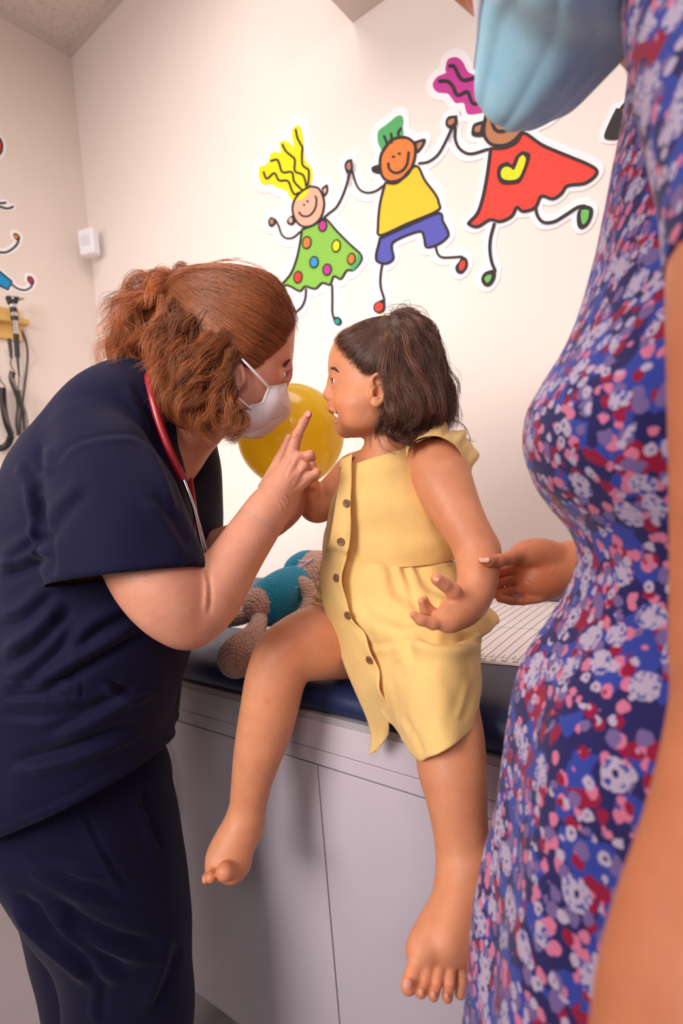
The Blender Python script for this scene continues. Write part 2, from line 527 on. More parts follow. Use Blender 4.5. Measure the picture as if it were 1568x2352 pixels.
for u in us:
    for (w, z) in prof:
        dip = .016*math.exp(-((u-su-.0)/.13)**2-((w-.10)/.16)**2) if z > ZB+.03 else 0
        rip = .0012*math.sin(u*34+1.3)*math.exp(-((w)/.03)**2) if z > ZB+.02 else 0
        V.append(uvz(u, w+rip, z-dip))
np_ = len(prof)
F = [[i*np_+j, i*np_+j+1, (i+1)*np_+j+1, (i+1)*np_+j] for i in range(nu_-1) for j in range(np_-1)]
F += [[i for i in range(np_)], [(nu_-1)*np_+i for i in range(np_)][::-1]]
F += [[i*np_+np_-1, i*np_, (i+1)*np_, (i+1)*np_+np_-1] for i in range(nu_-1)]
F = [f[::-1] for f in F]
pad = mesh_np('bench_pad', V, F, M_pad)
tag(pad, 'navy blue vinyl pad lying along the top of the grey bench', 'pad')
def on_pad(px, py, up=0.0): return hit(px, py, [0, 0, ZT+.0012+up], E3)
# ------------------------------------------------------------------ measuring paper
M_paper = flat('measuring_paper', (236, 226, 226), .7, spec=.25, var=.01, scale=12)
M_print = flat('print_ink', (98, 92, 96), .7)
def wpos(p): return (p-QF)@E2
w0 = wpos(on_pad(1150, 1524)); w1 = wpos(on_pad(1275, 1384))
u0 = (on_pad(560, 1365)-QF)@E1; u1 = u0+1.30
u1 = min(u1, UR-.06)
paper = empty('measuring_sheet', uvz((u0+u1)/2, (w0+w1)/2, ZT+.0015), 'white paper measuring sheet with ruled lines and numbers under the seated girl', 'measuring sheet')
def sheetz(u, w):
    a = (u-su)
    dip = .016*math.exp(-((u-su)/.13)**2-((w-.10)/.16)**2)
    lift = .010*np.exp(-((u-(u0+.42+.28))/.05)**2)*np.exp(-((w-w1)/.12)**2)
    return ZT+.0022-dip+lift
nU, nW = 120, 24
V = [uvz(u0+(u1-u0)*i/nU, w0+(w1-w0)*j/nW, sheetz(u0+(u1-u0)*i/nU, w0+(w1-w0)*j/nW)) for i in range(nU+1) for j in range(nW+1)]
F = [[i*(nW+1)+j, (i+1)*(nW+1)+j, (i+1)*(nW+1)+j+1, i*(nW+1)+j+1] for i in range(nU) for j in range(nW)]
sh = mesh_np('sheet', V, F, M_paper, paper); solid(sh, .0005)
mb = MB()
def strip(a, b, hw, n=16):
    a = np.array(a); b = np.array(b); L = b-a; nn = np.array([-L[1], L[0]])/np.hypot(*L)*hw
    pts = [a+L*t for t in np.linspace(0, 1, n)]
    Vs = []
    for p in pts:
        for q in (p-nn, p+nn): Vs.append(uvz(q[0], q[1], sheetz(*q)+.0005))
    mb.add(Vs, [[2*i, 2*i+2, 2*i+3, 2*i+1] for i in range(n-1)])
step = (on_pad(1210, 1520)-on_pad(1194, 1518))@E1
step = .0205
nl = int((u1-u0)/step)
m0, m1 = w0+.034, w1-.034
for i in range(1, nl):
    u = u0+i*step
    strip((u, m0-.006), (u, m1+.006), .00055)
    strip((u+step/2, m0-.004), (u+step/2, m0+.016), .0005, 3)
    strip((u+step/2, m1-.022), (u+step/2, m1-.002), .0005, 3)
strip((u0+.01, m0), (u1-.01, m0), .0004, 60)
cw = wpos(on_pad(1240, 1455))
pts = [(u0+t*(u1-u0), cw+.03*math.sin(t*9+.6)*t) for t in np.linspace(0, 1, 60)]
for a, b in zip(pts[:-1], pts[1:]): strip(a, b, .0005, 2)
lines_ob = mb.build('ruled_lines', M_print, paper)
def textmesh(s, size):
    cu = bpy.data.curves.new('t', 'FONT'); cu.body = s; cu.size = size; cu.align_x = 'CENTER'; cu.align_y = 'CENTER'
    cu.resolution_u = 3
    o = bpy.data.objects.new('t', cu); COL.objects.link(o)
    dg = bpy.context.evaluated_depsgraph_get(); dg.update()
    me = o.evaluated_get(dg).to_mesh()
    V = np.array([v.co[:] for v in me.vertices]); F = [list(p.vertices) for p in me.polygons]
    o.evaluated_get(dg).to_mesh_clear()
    bpy.data.objects.remove(o); bpy.data.curves.remove(cu)
    return V, F
iref = int(round(((on_pad(1105, 1512)-QF)@E1-u0)/step))     # the line numbered 22
for wc in (m0-.015, m1+.015):
    mb = MB()
    for i in range(1, nl):
        if 22+i-iref < 0: continue
        V, F = textmesh(str(22+i-iref), .0115); Q = []
        for vx, vy, vz in V:       # the figures face the wall
            uu = u0+i*step-vx; ww = wc-vy*1.2
            Q.append(uvz(uu, ww, sheetz(uu, ww)+.0006))
        mb.add(Q, F)
    mb.build('figures', M_print, paper)
# ------------------------------------------------------------------ motion sensor in the corner
M_white = flat('white_plastic', (236, 234, 240), .4, spec=.4, var=.01)
M_lens = flat('sensor_lens', (218, 217, 226), .5, spec=.3, var=.01)
pc = on_back(216, 560, .03)
ex = (E1-E2)/np.linalg.norm(E1-E2); ex = RT*1.0; ex = np.array([ex[0], ex[1], 0]); ex /= np.linalg.norm(ex)
fr = -np.cross(ex, E3)
fr = np.array([-.28, -1, 0]); fr /= np.linalg.norm(fr); ex = np.cross(E3, -fr)*-1
ex = np.cross(fr, E3); ex = ex*np.sign(ex@RT)
dS = proj(pc)[2]; c0 = P(203, 557, dS-.05)
mot = empty('motion_sensor', c0, 'small white motion sensor box in the corner between the two walls', 'motion sensor')
wS, hS = m2(40, dS-.05), m2(58, dS-.05)
def rbox(name, c, w, h, d, mat, parent, bev):
    mb = MB(); mb.box(c-ex*w/2-E3*h/2, ex*w, E3*h, -fr*d); return mb.build(name, mat, parent, bevel=bev, seg=4, smooth=True)
rbox('housing', c0+fr*.02, wS, hS, .05, M_white, mot, .009)
rbox('lens', c0+fr*.0215+E3*.004, wS*.62, hS*.42, .01, M_lens, mot, .003)
mb = MB(); mb.box(c0-ex*.008-E3*.02-fr*.025, ex*.016, E3*.04, -fr*.06); mb.build('bracket', M_white, mot, bevel=.002)
# ------------------------------------------------------------------ wall stickers
def smat(name, rgb): return flat(name, rgb, .55, spec=.3, var=.008, scale=10)
K_blk = smat('sticker_black', (48, 40, 42)); K_wht = smat('sticker_white', (246, 240, 243))
KC = {k: smat('sticker_'+k, c) for k, c in dict(yellow=(240, 222, 30), pink=(238, 176, 150), green=(138, 192, 78), orange=(226, 126, 58),
    magenta=(196, 58, 146), blue=(56, 150, 200), red=(232, 66, 54), teal=(40, 150, 140), leaf=(84, 170, 100), gold=(240, 194, 50),
    indigo=(88, 88, 176), brown=(184, 122, 82), lime=(110, 186, 96), crimson=(190, 38, 78), cyan=(24, 140, 196), tan=(178, 122, 98)).items()}
class Sticker:
    def __init__(s, surf, T, name, label, loc, cat='wall sticker', group=None):
        s.surf, s.T = surf, T; s.fills = {}; s.ink = MB(); s.back = MB(); s.nb = 0; s.lay = {}
        s.root = empty(name, loc, label, cat, group); s.n = 0; s.order = 0; s.cards = []
    def w(s, p, off): 
        x, y = s.T(*p); return s.surf(x, y, off)
    def _poly(s, mb, pts, o0, o1):
        pts = [tuple(p) for p in pts]; n = len(pts)
        tri = tessellate_polygon([[Vector((a, -b, 0)) for a, b in pts]])
        V = [s.w(p, o1) for p in pts]+[s.w(p, o0) for p in pts]
        ar = sum(pts[i][0]*pts[(i+1) % n][1]-pts[(i+1) % n][0]*pts[i][1] for i in range(n))
        F = []
        for t in tri:
            t = list(t); F.append(t)
        for i in range(n):
            j = (i+1) % n; F.append([i, j, j+n, i+n] if ar > 0 else [j, i, i+n, j+n])
        mb.add(V, F)
    def _ribbon(s, mb, pts, wd, o0, o1, closed=False):
        p = np.asarray(pts, float); n = len(p)
        T = np.gradient(p, axis=0)
        if closed: T = np.roll(p, -1, 0)-np.roll(p, 1, 0)
        T /= np.linalg.norm(T, axis=1)[:, None]+1e-9
        N = np.stack([-T[:, 1], T[:, 0]], 1)*wd/2
        L = p+N; R = p-N
        if not closed:
            # round caps
            a0 = math.atan2(N[0, 1], N[0, 0]); a1 = math.atan2(-N[-1, 1], -N[-1, 0]); r = wd/2
            c0 = [p[0]+r*np.array([math.cos(a0+a), math.sin(a0+a)]) for a in np.linspace(0, math.pi, 6)[1:-1]]
            c1 = [p[-1]+r*np.array([math.cos(a1+a), math.sin(a1+a)]) for a in np.linspace(0, math.pi, 6)[1:-1]]
            V = [s.w(q, o) for o in (o1, o0) for q in list(L)+list(R)]
            m = 2*n
            F = [[i, i+1, n+i+1, n+i] for i in range(n-1)]
            F += [[i, m+i, m+i+1, i+1] for i in range(n-1)]+[[n+i+1, m+n+i+1, m+n+i, n+i] for i in range(n-1)]
            mb.add(V, F)
            for c, a, b in ((c0, L[0], R[0]), (c1, R[-1], L[-1])):
                q = [a]+c+[b]; k = len(q)
                V = [s.w(x, o) for o in (o1, o0) for x in q]
                mb.add(V, [list(range(k))]+[[i, i+k, i+1+k, i+1] for i in range(k-1)])
        else:
            V = [s.w(q, o) for o in (o1, o0) for q in list(L)+list(R)]; m = 2*n
            F = []
            for i in range(n):
                j = (i+1) % n
                F += [[i, j, n+j, n+i], [i, m+i, m+j, j], [n+j, m+n+j, m+n+i, n+i]]
            mb.add(V, F)
    def base(s, pts, wd, fill=True, closed=True):
        """white card under a shape, wd = width of the margin stroke"""
        s.cards.append((np.asarray(pts, float), wd/2, fill, closed))
    def card(s):
        """one clean foam card: the union of all the grown shapes, 3 mm thick"""
        o = s.surf(*s.T(0, 0), 0); nrm = -E2 if s.surf is on_back else E1
        au = np.cross(E3, nrm); au /= np.linalg.norm(au)
        loc = lambda p: np.array([(s.w(q, 0)-o) @ np.stack([au, E3]).T for q in p])
        sh = []
        for pts, m, fl, cl in s.cards:
            p = loc(pts); k = np.linalg.norm(loc([pts[0], pts[0]+[10, 0]])[1]-p[0])/10
            sh.append((p, m*k, fl, cl))
        lo = np.min([p.min(0)-m for p, m, _, _ in sh], 0)-.01; hi = np.max([p.max(0)+m for p, m, _, _ in sh], 0)+.01
        h = .0022
        f = Field([lo[0], lo[1], -.0045], [hi[0], hi[1], .0078], h)
        X, Y = np.meshgrid(f.ax[0], f.ax[1], indexing='ij'); D = np.full(X.shape, .1)
        for p, m, fl, cl in sh:
            a = np.searchsorted(f.ax[0], p[:, 0].min()-m-.01), np.searchsorted(f.ax[0], p[:, 0].max()+m+.01)
            b = np.searchsorted(f.ax[1], p[:, 1].min()-m-.01), np.searchsorted(f.ax[1], p[:, 1].max()+m+.01)
            x, y = X[a[0]:a[1], b[0]:b[1]], Y[a[0]:a[1], b[0]:b[1]]; d = np.full(x.shape, .1); ins = np.zeros(x.shape, bool)
            n = len(p)
            for i in range(n if cl else n-1):
                q0, q1 = p[i], p[(i+1) % n]; e = q1-q0; L = e@e+1e-12
                t = np.clip(((x-q0[0])*e[0]+(y-q0[1])*e[1])/L, 0, 1)
                d = np.minimum(d, np.hypot(x-q0[0]-t*e[0], y-q0[1]-t*e[1]))
                if fl and q0[1] != q1[1]:
                    c = ((q0[1] > y) != (q1[1] > y)) & (x < (q1[0]-q0[0])*(y-q0[1])/(q1[1]-q0[1])+q0[0]); ins ^= c
            d = np.where(ins & fl, -d, d)-m
            D[a[0]:a[1], b[0]:b[1]] = np.minimum(D[a[0]:a[1], b[0]:b[1]], d)
        f.g = np.maximum(D[:, :, None], np.abs(f.ax[2]-.0002)[None, None, :]-.0030).astype(np.float32)
        V, F = f.mesh()
        mesh_np('backing', o+V[:, :1]*au+V[:, 1:2]*E3+V[:, 2:]*nrm, F, K_wht, s.root)
    def fill(s, name, pts, color, ink=0, smooth=True, margin=26, base=True, closed_ink=True):
        p = np.asarray(pts, float)
        if smooth: p = crom(np.vstack([p, p[:1]]), 5)[:-1]
        if base: s.base(p, margin*2)
        s.order += 1; o = .0040+.00012*s.order
        mb = MB(); s.fills[(name, color, s.order)] = mb; s._poly(mb, p, .0030, o)
        if ink: s.stroke(p, ink, closed=True, smooth=False, base=False)
    def stroke(s, pts, wd, closed=False, smooth=True, base=True, margin=24):
        p = np.asarray(pts, float)
        if smooth and len(p) > 2: p = crom(p, 5)
        if base: s.base(p, wd+margin*2, False, False)
        s.n += 1; s._ribbon(s.ink, p, wd, .0030, .0062+.00002*s.n, closed)
    def oval(s, name, c, rx, ry, color, ink=0, rot=0, base=False, margin=22):
        a = np.linspace(0, 6.2832, 17)[:-1]; cr, sr = math.cos(rot), math.sin(rot)
        p = [(c[0]+rx*math.cos(t)*cr-ry*math.sin(t)*sr, c[1]+rx*math.cos(t)*sr+ry*math.sin(t)*cr) for t in a]
        s.fill(name, p, color, ink, False, margin, base)
    def blot(s, pts, smooth=True, base=True, margin=22):
        p = np.asarray(pts, float)
        if smooth: p = crom(np.vstack([p, p[:1]]), 4)[:-1]
        if base: s.base(p, margin*2)
        s.n += 1; s._poly(s.ink, p, .0030, .0061+.00002*s.n)
    def top(s, name, pts, color, smooth=True):
        """coloured patch lying on black"""
        p = np.asarray(pts, float)
        if smooth: p = crom(np.vstack([p, p[:1]]), 4)[:-1]
        s.n += 1
        s.order += 1; mb = MB(); s.fills[(name, color, s.order)] = mb; s._poly(mb, p, .0060, .0068+.00002*s.n)
    def done(s):
        s.card()
        for (nm, c, _), mb in s.fills.items(): mb.build(nm, KC[c], s.root)
        s.ink.build('black_outline', K_blk, s.root)
Z4 = lambda x, y: (560+x/1.8667, 240+y/1.8667)
Z8 = lambda x, y: (940+x/2.4968, y/2.4968)
GS = 'dancing children stickers on the back wall'
def ov(c, rx, ry, n=12, rot=0):
    return [(c[0]+rx*math.cos(t)*math.cos(rot)-ry*math.sin(t)*math.sin(rot), c[1]+rx*math.cos(t)*math.sin(rot)+ry*math.sin(t)*math.cos(rot)) for t in np.linspace(0, 6.2832, n+1)[:-1]]
k = Sticker(on_back, Z4, 'wall_sticker', 'wall sticker of a smiling child with yellow wavy hair and green spotted dress', on_back(700, 560), group=GS)
k.fill('dress', [(248, 535), (300, 515), (345, 488), (400, 545), (455, 600), (498, 640), (502, 668), (470, 708), (440, 712), (415, 748), (385, 736), (368, 772), (335, 765), (305, 790), (262, 780), (240, 800), (205, 783), (185, 775), (160, 775), (200, 725), (225, 660), (240, 590)], 'green', 9)
k.top('dress_trim', [(470, 712), (498, 672), (500, 648), (488, 640), (482, 670), (455, 700)], 'leaf')
for c, col, rx, ry in (((337, 520), 'magenta', 14, 20), ((269, 592), 'orange', 15, 22), ((395, 606), 'yellow', 14, 22), ((300, 676), 'blue', 15, 20), ((356, 708), 'magenta', 15, 20), ((231, 740), 'red', 14, 21), ((460, 662), 'orange', 13, 20)):
    k.blot(ov(c, rx+6, ry+7, rot=.15), base=False); k.top('dress_spot', ov(c, rx, ry, rot=.15), col)
k.fill('face', [(285, 350), (320, 360), (340, 400), (342, 440), (328, 485), (298, 515), (262, 524), (232, 510), (212, 475), (208, 435), (222, 400), (250, 370)], 'pink', 9)
k.blot([(332, 358), (356, 342), (360, 372), (342, 395)]); k.top('ear', [(340, 366), (351, 356), (352, 370), (345, 382)], 'pink')
k.blot([(212, 472), (190, 486), (184, 508), (205, 518), (220, 500)]); k.top('ear', ov((200, 496), 8, 12), 'pink')
k.fill('hair', [(235, 88), (215, 95), (205, 120), (210, 160), (213, 182), (190, 160), (165, 155), (152, 170), (158, 205), (130, 203), (112, 215), (105, 245), (85, 262), (66, 268), (63, 300), (70, 330), (90, 345), (115, 340), (145, 355), (185, 372), (190, 390), (205, 405), (225, 412), (250, 405), (270, 385), (280, 360), (292, 320), (293, 290), (285, 265), (265, 245), (258, 220), (255, 180), (252, 140), (245, 105)], 'yellow')
for q in ([(222, 108), (228, 140), (240, 165), (250, 185), (248, 215), (250, 255), (262, 270), (276, 280), (278, 310), (274, 345)], [(165, 172), (180, 200), (205, 222), (218, 238), (218, 285), (250, 300), (262, 325), (266, 350)],
          [(116, 242), (140, 236), (150, 250), (165, 290), (205, 290), (215, 330), (250, 368)], [(84, 290), (98, 318), (130, 294), (150, 325), (188, 328), (205, 368), (218, 385), (235, 378)]): k.stroke(q, 9, base=False)
k.stroke([(236, 462), (250, 477), (275, 478), (295, 462), (308, 435), (310, 405), (306, 393)], 8, base=False)
k.blot(ov((257, 430), 4, 5), base=False); k.blot(ov((272, 415), 5, 5), base=False)
k.stroke([(240, 545), (210, 570), (180, 572), (160, 555), (148, 520), (135, 495)], 8)
k.blot([(135, 490), (115, 482), (103, 500), (108, 520), (122, 524), (138, 505)]); k.top('hand', ov((119, 502), 9, 12), 'tan')
k.stroke([(345, 482), (365, 465), (395, 440), (420, 395), (440, 340), (452, 290)], 9)
k.blot([(462, 233), (440, 240), (430, 262), (438, 290), (455, 295), (466, 275)]); k.top('hand', [(455, 246), (442, 254), (440, 270), (448, 282), (458, 272)], 'tan')
k.stroke([(265, 792), (262, 830), (248, 865), (222, 890)], 9); k.stroke([(377, 775), (378, 830), (378, 890), (386, 920)], 9)
k.blot([(380, 912), (405, 910), (420, 930), (408, 948), (388, 940)]); k.top('shoe', ov((399, 930), 11, 12), 'teal')
k.done()
k = Sticker(on_back, Z4, 'wall_sticker', 'wall sticker of a child with short green hair, yellow shirt and blue shorts', on_back(930, 500), group=GS)
k.stroke([(463, 285), (480, 340), (500, 368), (530, 378), (565, 370), (600, 345)], 9)
k.fill('shirt', [(605, 335), (660, 333), (735, 262), (775, 325), (820, 385), (834, 420), (828, 455), (700, 510), (585, 560), (574, 520), (580, 440), (590, 390)], 'gold', 10)
k.fill('shorts', [(582, 572), (700, 520), (832, 465), (852, 500), (876, 550), (865, 575), (830, 600), (782, 612), (772, 575), (758, 545), (700, 560), (640, 590), (634, 620), (640, 660), (610, 682), (570, 672), (566, 640), (576, 600)], 'indigo', 10)
k.fill('face', [(600, 190), (635, 150), (690, 140), (728, 165), (734, 210), (722, 260), (697, 302), (655, 327), (615, 327), (590, 302), (582, 255), (587, 215)], 'orange', 11)
k.blot([(582, 255), (548, 268), (552, 290), (585, 295)]); k.blot([(728, 158), (775, 146), (773, 172), (745, 208), (735, 190)]); k.top('ear', [(742, 166), (764, 160), (760, 176), (744, 192)], 'brown')
k.fill('hair', [(590, 197), (575, 165), (572, 130), (580, 108), (605, 90), (630, 70), (655, 50), (675, 48), (683, 70), (680, 100), (682, 132), (650, 150), (615, 165)], 'leaf')
for q in ([(600, 135), (606, 150), (612, 168)], [(630, 125), (632, 145), (632, 162)], [(672, 102), (660, 122), (668, 138), (690, 142)]): k.stroke(q, 10, base=False)
k.stroke([(618, 252), (622, 275), (645, 292), (675, 285), (698, 255), (705, 205)], 10, base=False)
k.blot(ov((640, 223), 7, 5), base=False); k.blot(ov((665, 210), 7, 5), base=False)
k.stroke([(592, 685), (585, 730), (585, 780), (600, 832)], 10); k.blot([(605, 832), (604, 880), (580, 897), (556, 882), (558, 855), (582, 840)]); k.top('shoe', ov((578, 868), 17, 20, rot=.4), 'red')
k.stroke([(820, 605), (830, 640), (850, 655), (890, 655), (930, 652)], 10); k.blot([(930, 646), (955, 662), (958, 695), (935, 725), (912, 720), (906, 695), (925, 668)]); k.top('shoe', ov((935, 690), 12, 22, rot=.3), 'red')
k.stroke([(750, 252), (790, 245), (830, 215), (860, 165), (890, 100)], 10)
k.blot([(913, 46), (875, 52), (863, 80), (872, 98), (895, 105), (913, 80)]); k.top('hand', [(900, 58), (878, 66), (874, 82), (888, 88), (902, 74)], 'brown')
k.done()
k = Sticker(on_back, Z8, 'wall_sticker', 'wall sticker of a child with magenta hair and red dress with a yellow heart', on_back(1180, 400), group=GS)
k.stroke([(262, 735), (262, 800), (290, 855), (350, 882), (450, 855)], 16, margin=30)
k.fill('dress', [(465, 850), (545, 845), (610, 815), (655, 762), (760, 830), (900, 890), (1020, 940), (1072, 975), (1060, 1012), (1000, 1052), (905, 1065), (870, 1110), (820, 1140), (755, 1125), (720, 1190), (650, 1212), (615, 1188), (585, 1240), (520, 1270), (460, 1260), (390, 1300), (340, 1285), (348, 1268), (390, 1220), (420, 1130), (445, 1000)], 'red', 18, margin=34)
k.fill('face', [(440, 650), (520, 605), (660, 610), (676, 660), (652, 740), (602, 802), (545, 832), (472, 828), (430, 782), (426, 720)], 'brown', 18, margin=34)
k.blot([(428, 690), (372, 708), (357, 740), (362, 780), (430, 776)], margin=30); k.top('ear', [(412, 715), (378, 728), (375, 752), (400, 756)], 'tan')
k.fill('hair', [(205, 400), (215, 350), (240, 330), (275, 330), (305, 355), (335, 410), (375, 430), (440, 440), (520, 480), (600, 560), (620, 600), (450, 640), (350, 656), (325, 640), (310, 590), (265, 590), (240, 560), (215, 535), (165, 530), (138, 505), (135, 475), (160, 440), (208, 418)], 'magenta', margin=36)
k.stroke([(230, 378), (255, 380), (280, 430), (310, 460), (375, 448), (395, 480), (410, 540), (440, 560)], 20, base=False); k.stroke([(172, 465), (215, 465), (245, 490), (275, 545), (330, 525), (350, 570), (375, 595), (450, 560), (480, 545), (520, 590)], 20, base=False)
k.stroke([(470, 690), (490, 740), (530, 752), (590, 720), (615, 680), (625, 630)], 20, base=False)
k.blot(ov((515, 650), 10, 8), base=False); k.blot(ov((550, 622), 10, 8), base=False)
k.blot([(645, 865), (688, 880), (682, 930), (640, 1032), (600, 1054), (530, 1054), (502, 1010), (512, 950), (560, 928), (588, 943), (610, 896)], base=False)
k.top('heart', [(650, 888), (667, 910), (655, 960), (625, 1020), (575, 1033), (533, 1022), (524, 985), (545, 958), (575, 960), (597, 975), (612, 950), (630, 905)], 'yellow')
k.stroke([(680, 735), (730, 715), (790, 690), (840, 650), (880, 560)], 18, margin=30)
k.stroke([(485, 1285), (465, 1360), (460, 1430), (470, 1500), (490, 1550)], 18, margin=30); k.blot([(494, 1545), (492, 1595), (462, 1640), (428, 1638), (410, 1600), (428, 1564), (460, 1550)], margin=30); k.top('shoe', [(470, 1575), (466, 1600), (446, 1622), (430, 1598), (446, 1578)], 'lime')
k.stroke([(722, 1190), (735, 1240), (770, 1275), (830, 1270), (890, 1235), (960, 1190), (1000, 1180)], 18, margin=30); k.blot([(1005, 1173), (1048, 1192), (1048, 1240), (1022, 1292), (986, 1314), (963, 1292), (960, 1230), (978, 1192)], margin=30); k.top('shoe', [(985, 1203), (1025, 1203), (1028, 1230), (1018, 1265), (995, 1288), (982, 1250)], 'lime')
k.done()
k = Sticker(on_back, Z8, 'wall_sticker', 'wall sticker mostly hidden behind the floral dress, only a dark edge showing', on_back(1420, 300), group=GS)
k.fill('face', [(1290, 560), (1380, 590), (1400, 680), (1350, 770), (1250, 790), (1200, 720), (1215, 620)], 'orange', 18, margin=34)
k.blot([(1185, 620), (1150, 690), (1116, 775), (1135, 800), (1210, 790), (1230, 690), (1215, 630)], margin=26)
k.fill('dress', [(1240, 810), (1350, 800), (1480, 1020), (1440, 1060), (1330, 1050), (1250, 1080), (1200, 1060)], 'blue', 18, margin=34)
k.done()
# stickers at the edge of the side wall
ZL = lambda x, y: (x/2.94, 280+y/2.94)
k = Sticker(on_left, ZL, 'wall_sticker', 'red round wall sticker with a black rim high on the side wall', on_left(-5, 335))
k.fill('red_patch', ov((-52, 165), 68, 78, 16), 'red', 14, margin=22); k.done()
k = Sticker(on_left, ZL, 'wall_sticker', 'wall sticker of bent black arms and a blue sleeve above the wooden rail', on_left(15, 560))
k.stroke([(-60, 540), (0, 548), (38, 545)], 14, margin=14); k.stroke([(-60, 560), (-5, 570), (35, 582), (65, 582), (88, 572)], 14, margin=14)
k.stroke([(-60, 868), (0, 880), (45, 878), (90, 852), (118, 820), (127, 790)], 14, margin=18); k.blot([(90, 752), (115, 752), (136, 780), (126, 800), (108, 795), (92, 775)], margin=18); k.top('hand', ov((108, 774), 12, 15, rot=-.6), 'orange')
k.fill('sleeve', [(-60, 985), (0, 1010), (82, 1078), (55, 1134), (0, 1106), (-60, 1080)], 'cyan', 12, smooth=False, margin=20)
k.stroke([(82, 1098), (120, 1125), (170, 1135), (208, 1115), (224, 1080)], 12, margin=18); k.blot([(188, 1040), (215, 1045), (232, 1075), (222, 1100), (200, 1090), (184, 1065)], margin=18); k.top('hand', ov((207, 1068), 13, 20, rot=-.5), 'crimson')
k.stroke([(-60, 540), (-62, 700), (-60, 868), (-60, 1000)], 14, margin=14); k.done()
# ------------------------------------------------------------------ wooden rail and otoscope
nt = NT('pale_wood'); v = nt.coord(); mp = nt.n('ShaderNodeMapping'); mp.inputs['Scale'].default_value = (6, 6, 60); nt.l(v, mp.inputs[0])
M_wood = set_p(nt, nt.ramp(nt.noise(6, 4, mp.outputs[0]).outputs['Fac'], [(.3, lin((206, 160, 88))), (.7, lin((226, 184, 112)))]), .5)
M_blackp = flat('black_plastic', (34, 32, 34), .42, spec=.45)
M_cord = flat('cord_rubber', (62, 58, 58), .5, spec=.4)
dirL = E2   # towards the corner along the side wall
rt = on_left(48, 716); rb = on_left(48, 786)
rail = empty('wooden_rail', rb, 'pale wooden rail fixed to the side wall behind the hanging otoscope', 'rail')
Lr = .5
mb = MB(); mb.box(rb-dirL*Lr, dirL*Lr, E1*.018, E3*(rt[2]-rb[2])); mb.build('back_board', M_wood, rail, bevel=.002)
lt = on_left(57, 741, .0); zl = on_left(50, 738)[2]
mb = MB(); mb.box(rb*[1, 1, 0]+E3*(zl-.030)-dirL*Lr+E1*.018, dirL*(Lr+.02), E1*.045, E3*.024); mb.build('ledge', M_wood, rail, bevel=.002)
OF = .088
oto = empty('otoscope', on_left(30, 700, OF), 'black and chrome otoscope hanging on the wooden rail', 'otoscope')
ol = lambda x, y, o=OF: on_left(x, y, o)
mb = MB(); 
hd = [ol(13, 680), ol(41, 683), ol(39, 699), ol(20, 699)]
V = [p+E1*e*.014 for e in (-1, 1) for p in hd]
mb.add(V, [[0, 1, 2, 3], [7, 6, 5, 4], [0, 4, 5, 1], [1, 5, 6, 2], [2, 6, 7, 3], [3, 7, 4, 0]])
mb.build('head', M_blackp, oto, bevel=.004)
mb = MB(); mb.lathe(ol(40, 687), ol(53, 686, OF+.02)-ol(40, 687), [(0, .009), (.012, .007), (.03, .0028), (.031, .001)], 12); mb.build('speculum', flat('speculum_grey', (150, 140, 135), .4), oto, smooth=True)
mb = MB(); mb.lathe(ol(28, 684, OF+.014), E1, [(0, .006), (.003, .006), (.0035, .001)], 14); mb.build('dial', M_chrome, oto, smooth=True)
def seg(nm, a, b, r0, r1, mat):
    mb = MB(); mb.tube([ol(*a), (ol(*a)+ol(*b))/2, ol(*b)], [r0, (r0+r1)/2, r1], 14); mb.build(nm, mat, oto, smooth=True)
r1 = m2(6.5, 2.5)
seg('collar', (29, 699), (30.5, 707), r1*1.05, r1*1.05, M_chrome); seg('neck', (30.5, 707), (32, 717), r1*1.15, r1*1.15, M_blackp)
seg('collar', (32, 717), (33, 727), r1*.9, r1*.9, M_chrome); seg('neck', (33, 727), (34.5, 736), r1*1.2, r1*1.1, M_blackp)
seg('battery_tube', (34.5, 736), (37, 768), r1*.8, r1*.8, M_chrome); seg('grip', (37, 768), (40, 820), r1*.9, r1*.8, M_blackp)
seg('strain_relief', (40, 820), (44, 865), r1*.5, r1*.3, M_cord)
def coil(pts, rr, r, turns, n=None):
    g = crom(pts, 10); m = turns*12; L = np.r_[0, np.cumsum(np.linalg.norm(np.diff(g, axis=0), axis=1))]; L /= L[-1]
    s = np.linspace(0, 1, m); c = np.stack([np.interp(s, L, g[:, i]) for i in range(3)], 1)
    T = np.gradient(c, axis=0); T /= np.linalg.norm(T, axis=1)[:, None]
    u = np.cross(T, E1); u /= np.linalg.norm(u, axis=1)[:, None]; w = np.cross(T, u); a = 6.2832*turns*s
    return c+rr*(np.cos(a)[:, None]*u+np.sin(a)[:, None]*w)
mb = MB(); mb.tube(crom([ol(44, 865), ol(43, 880, OF), ol(42, 895, OF)], 4), .0025, 6)
mb.tube(coil([ol(42, 895), ol(43, 915), ol(45, 940), ol(42, 970), ol(46, 1000)], .011, .0028, 22), .0028, 5)
mb.build('coiled_cord', M_cord, oto, smooth=True)
h2 = empty('handset_cord', ol(24, 800), 'second black handset cord with a coil hanging below the wooden rail', 'cord')
o2 = .052
mb = MB(); mb.tube([ol(21, 778, o2), ol(24, 800, o2), ol(26, 822, o2)], [.009, .008, .006], 10); mb.build('grip', M_cord, h2, smooth=True)
mb = MB(); mb.tube(crom([ol(26, 822, o2), ol(25, 838, o2), ol(33, 853, o2)], 5), .0025, 6)
mb.tube(coil([ol(30, 853, o2), ol(27, 870, o2), ol(37, 900, o2), ol(48, 930, o2), ol(57, 955, o2), ol(60, 990, o2)], .011, .0028, 30), .0028, 5); mb.build('coiled_cord', M_cord, h2, smooth=True)
h3 = empty('power_cord', ol(62, 800, .010), 'smooth grey cord looping right of the hanging otoscope', 'cord')
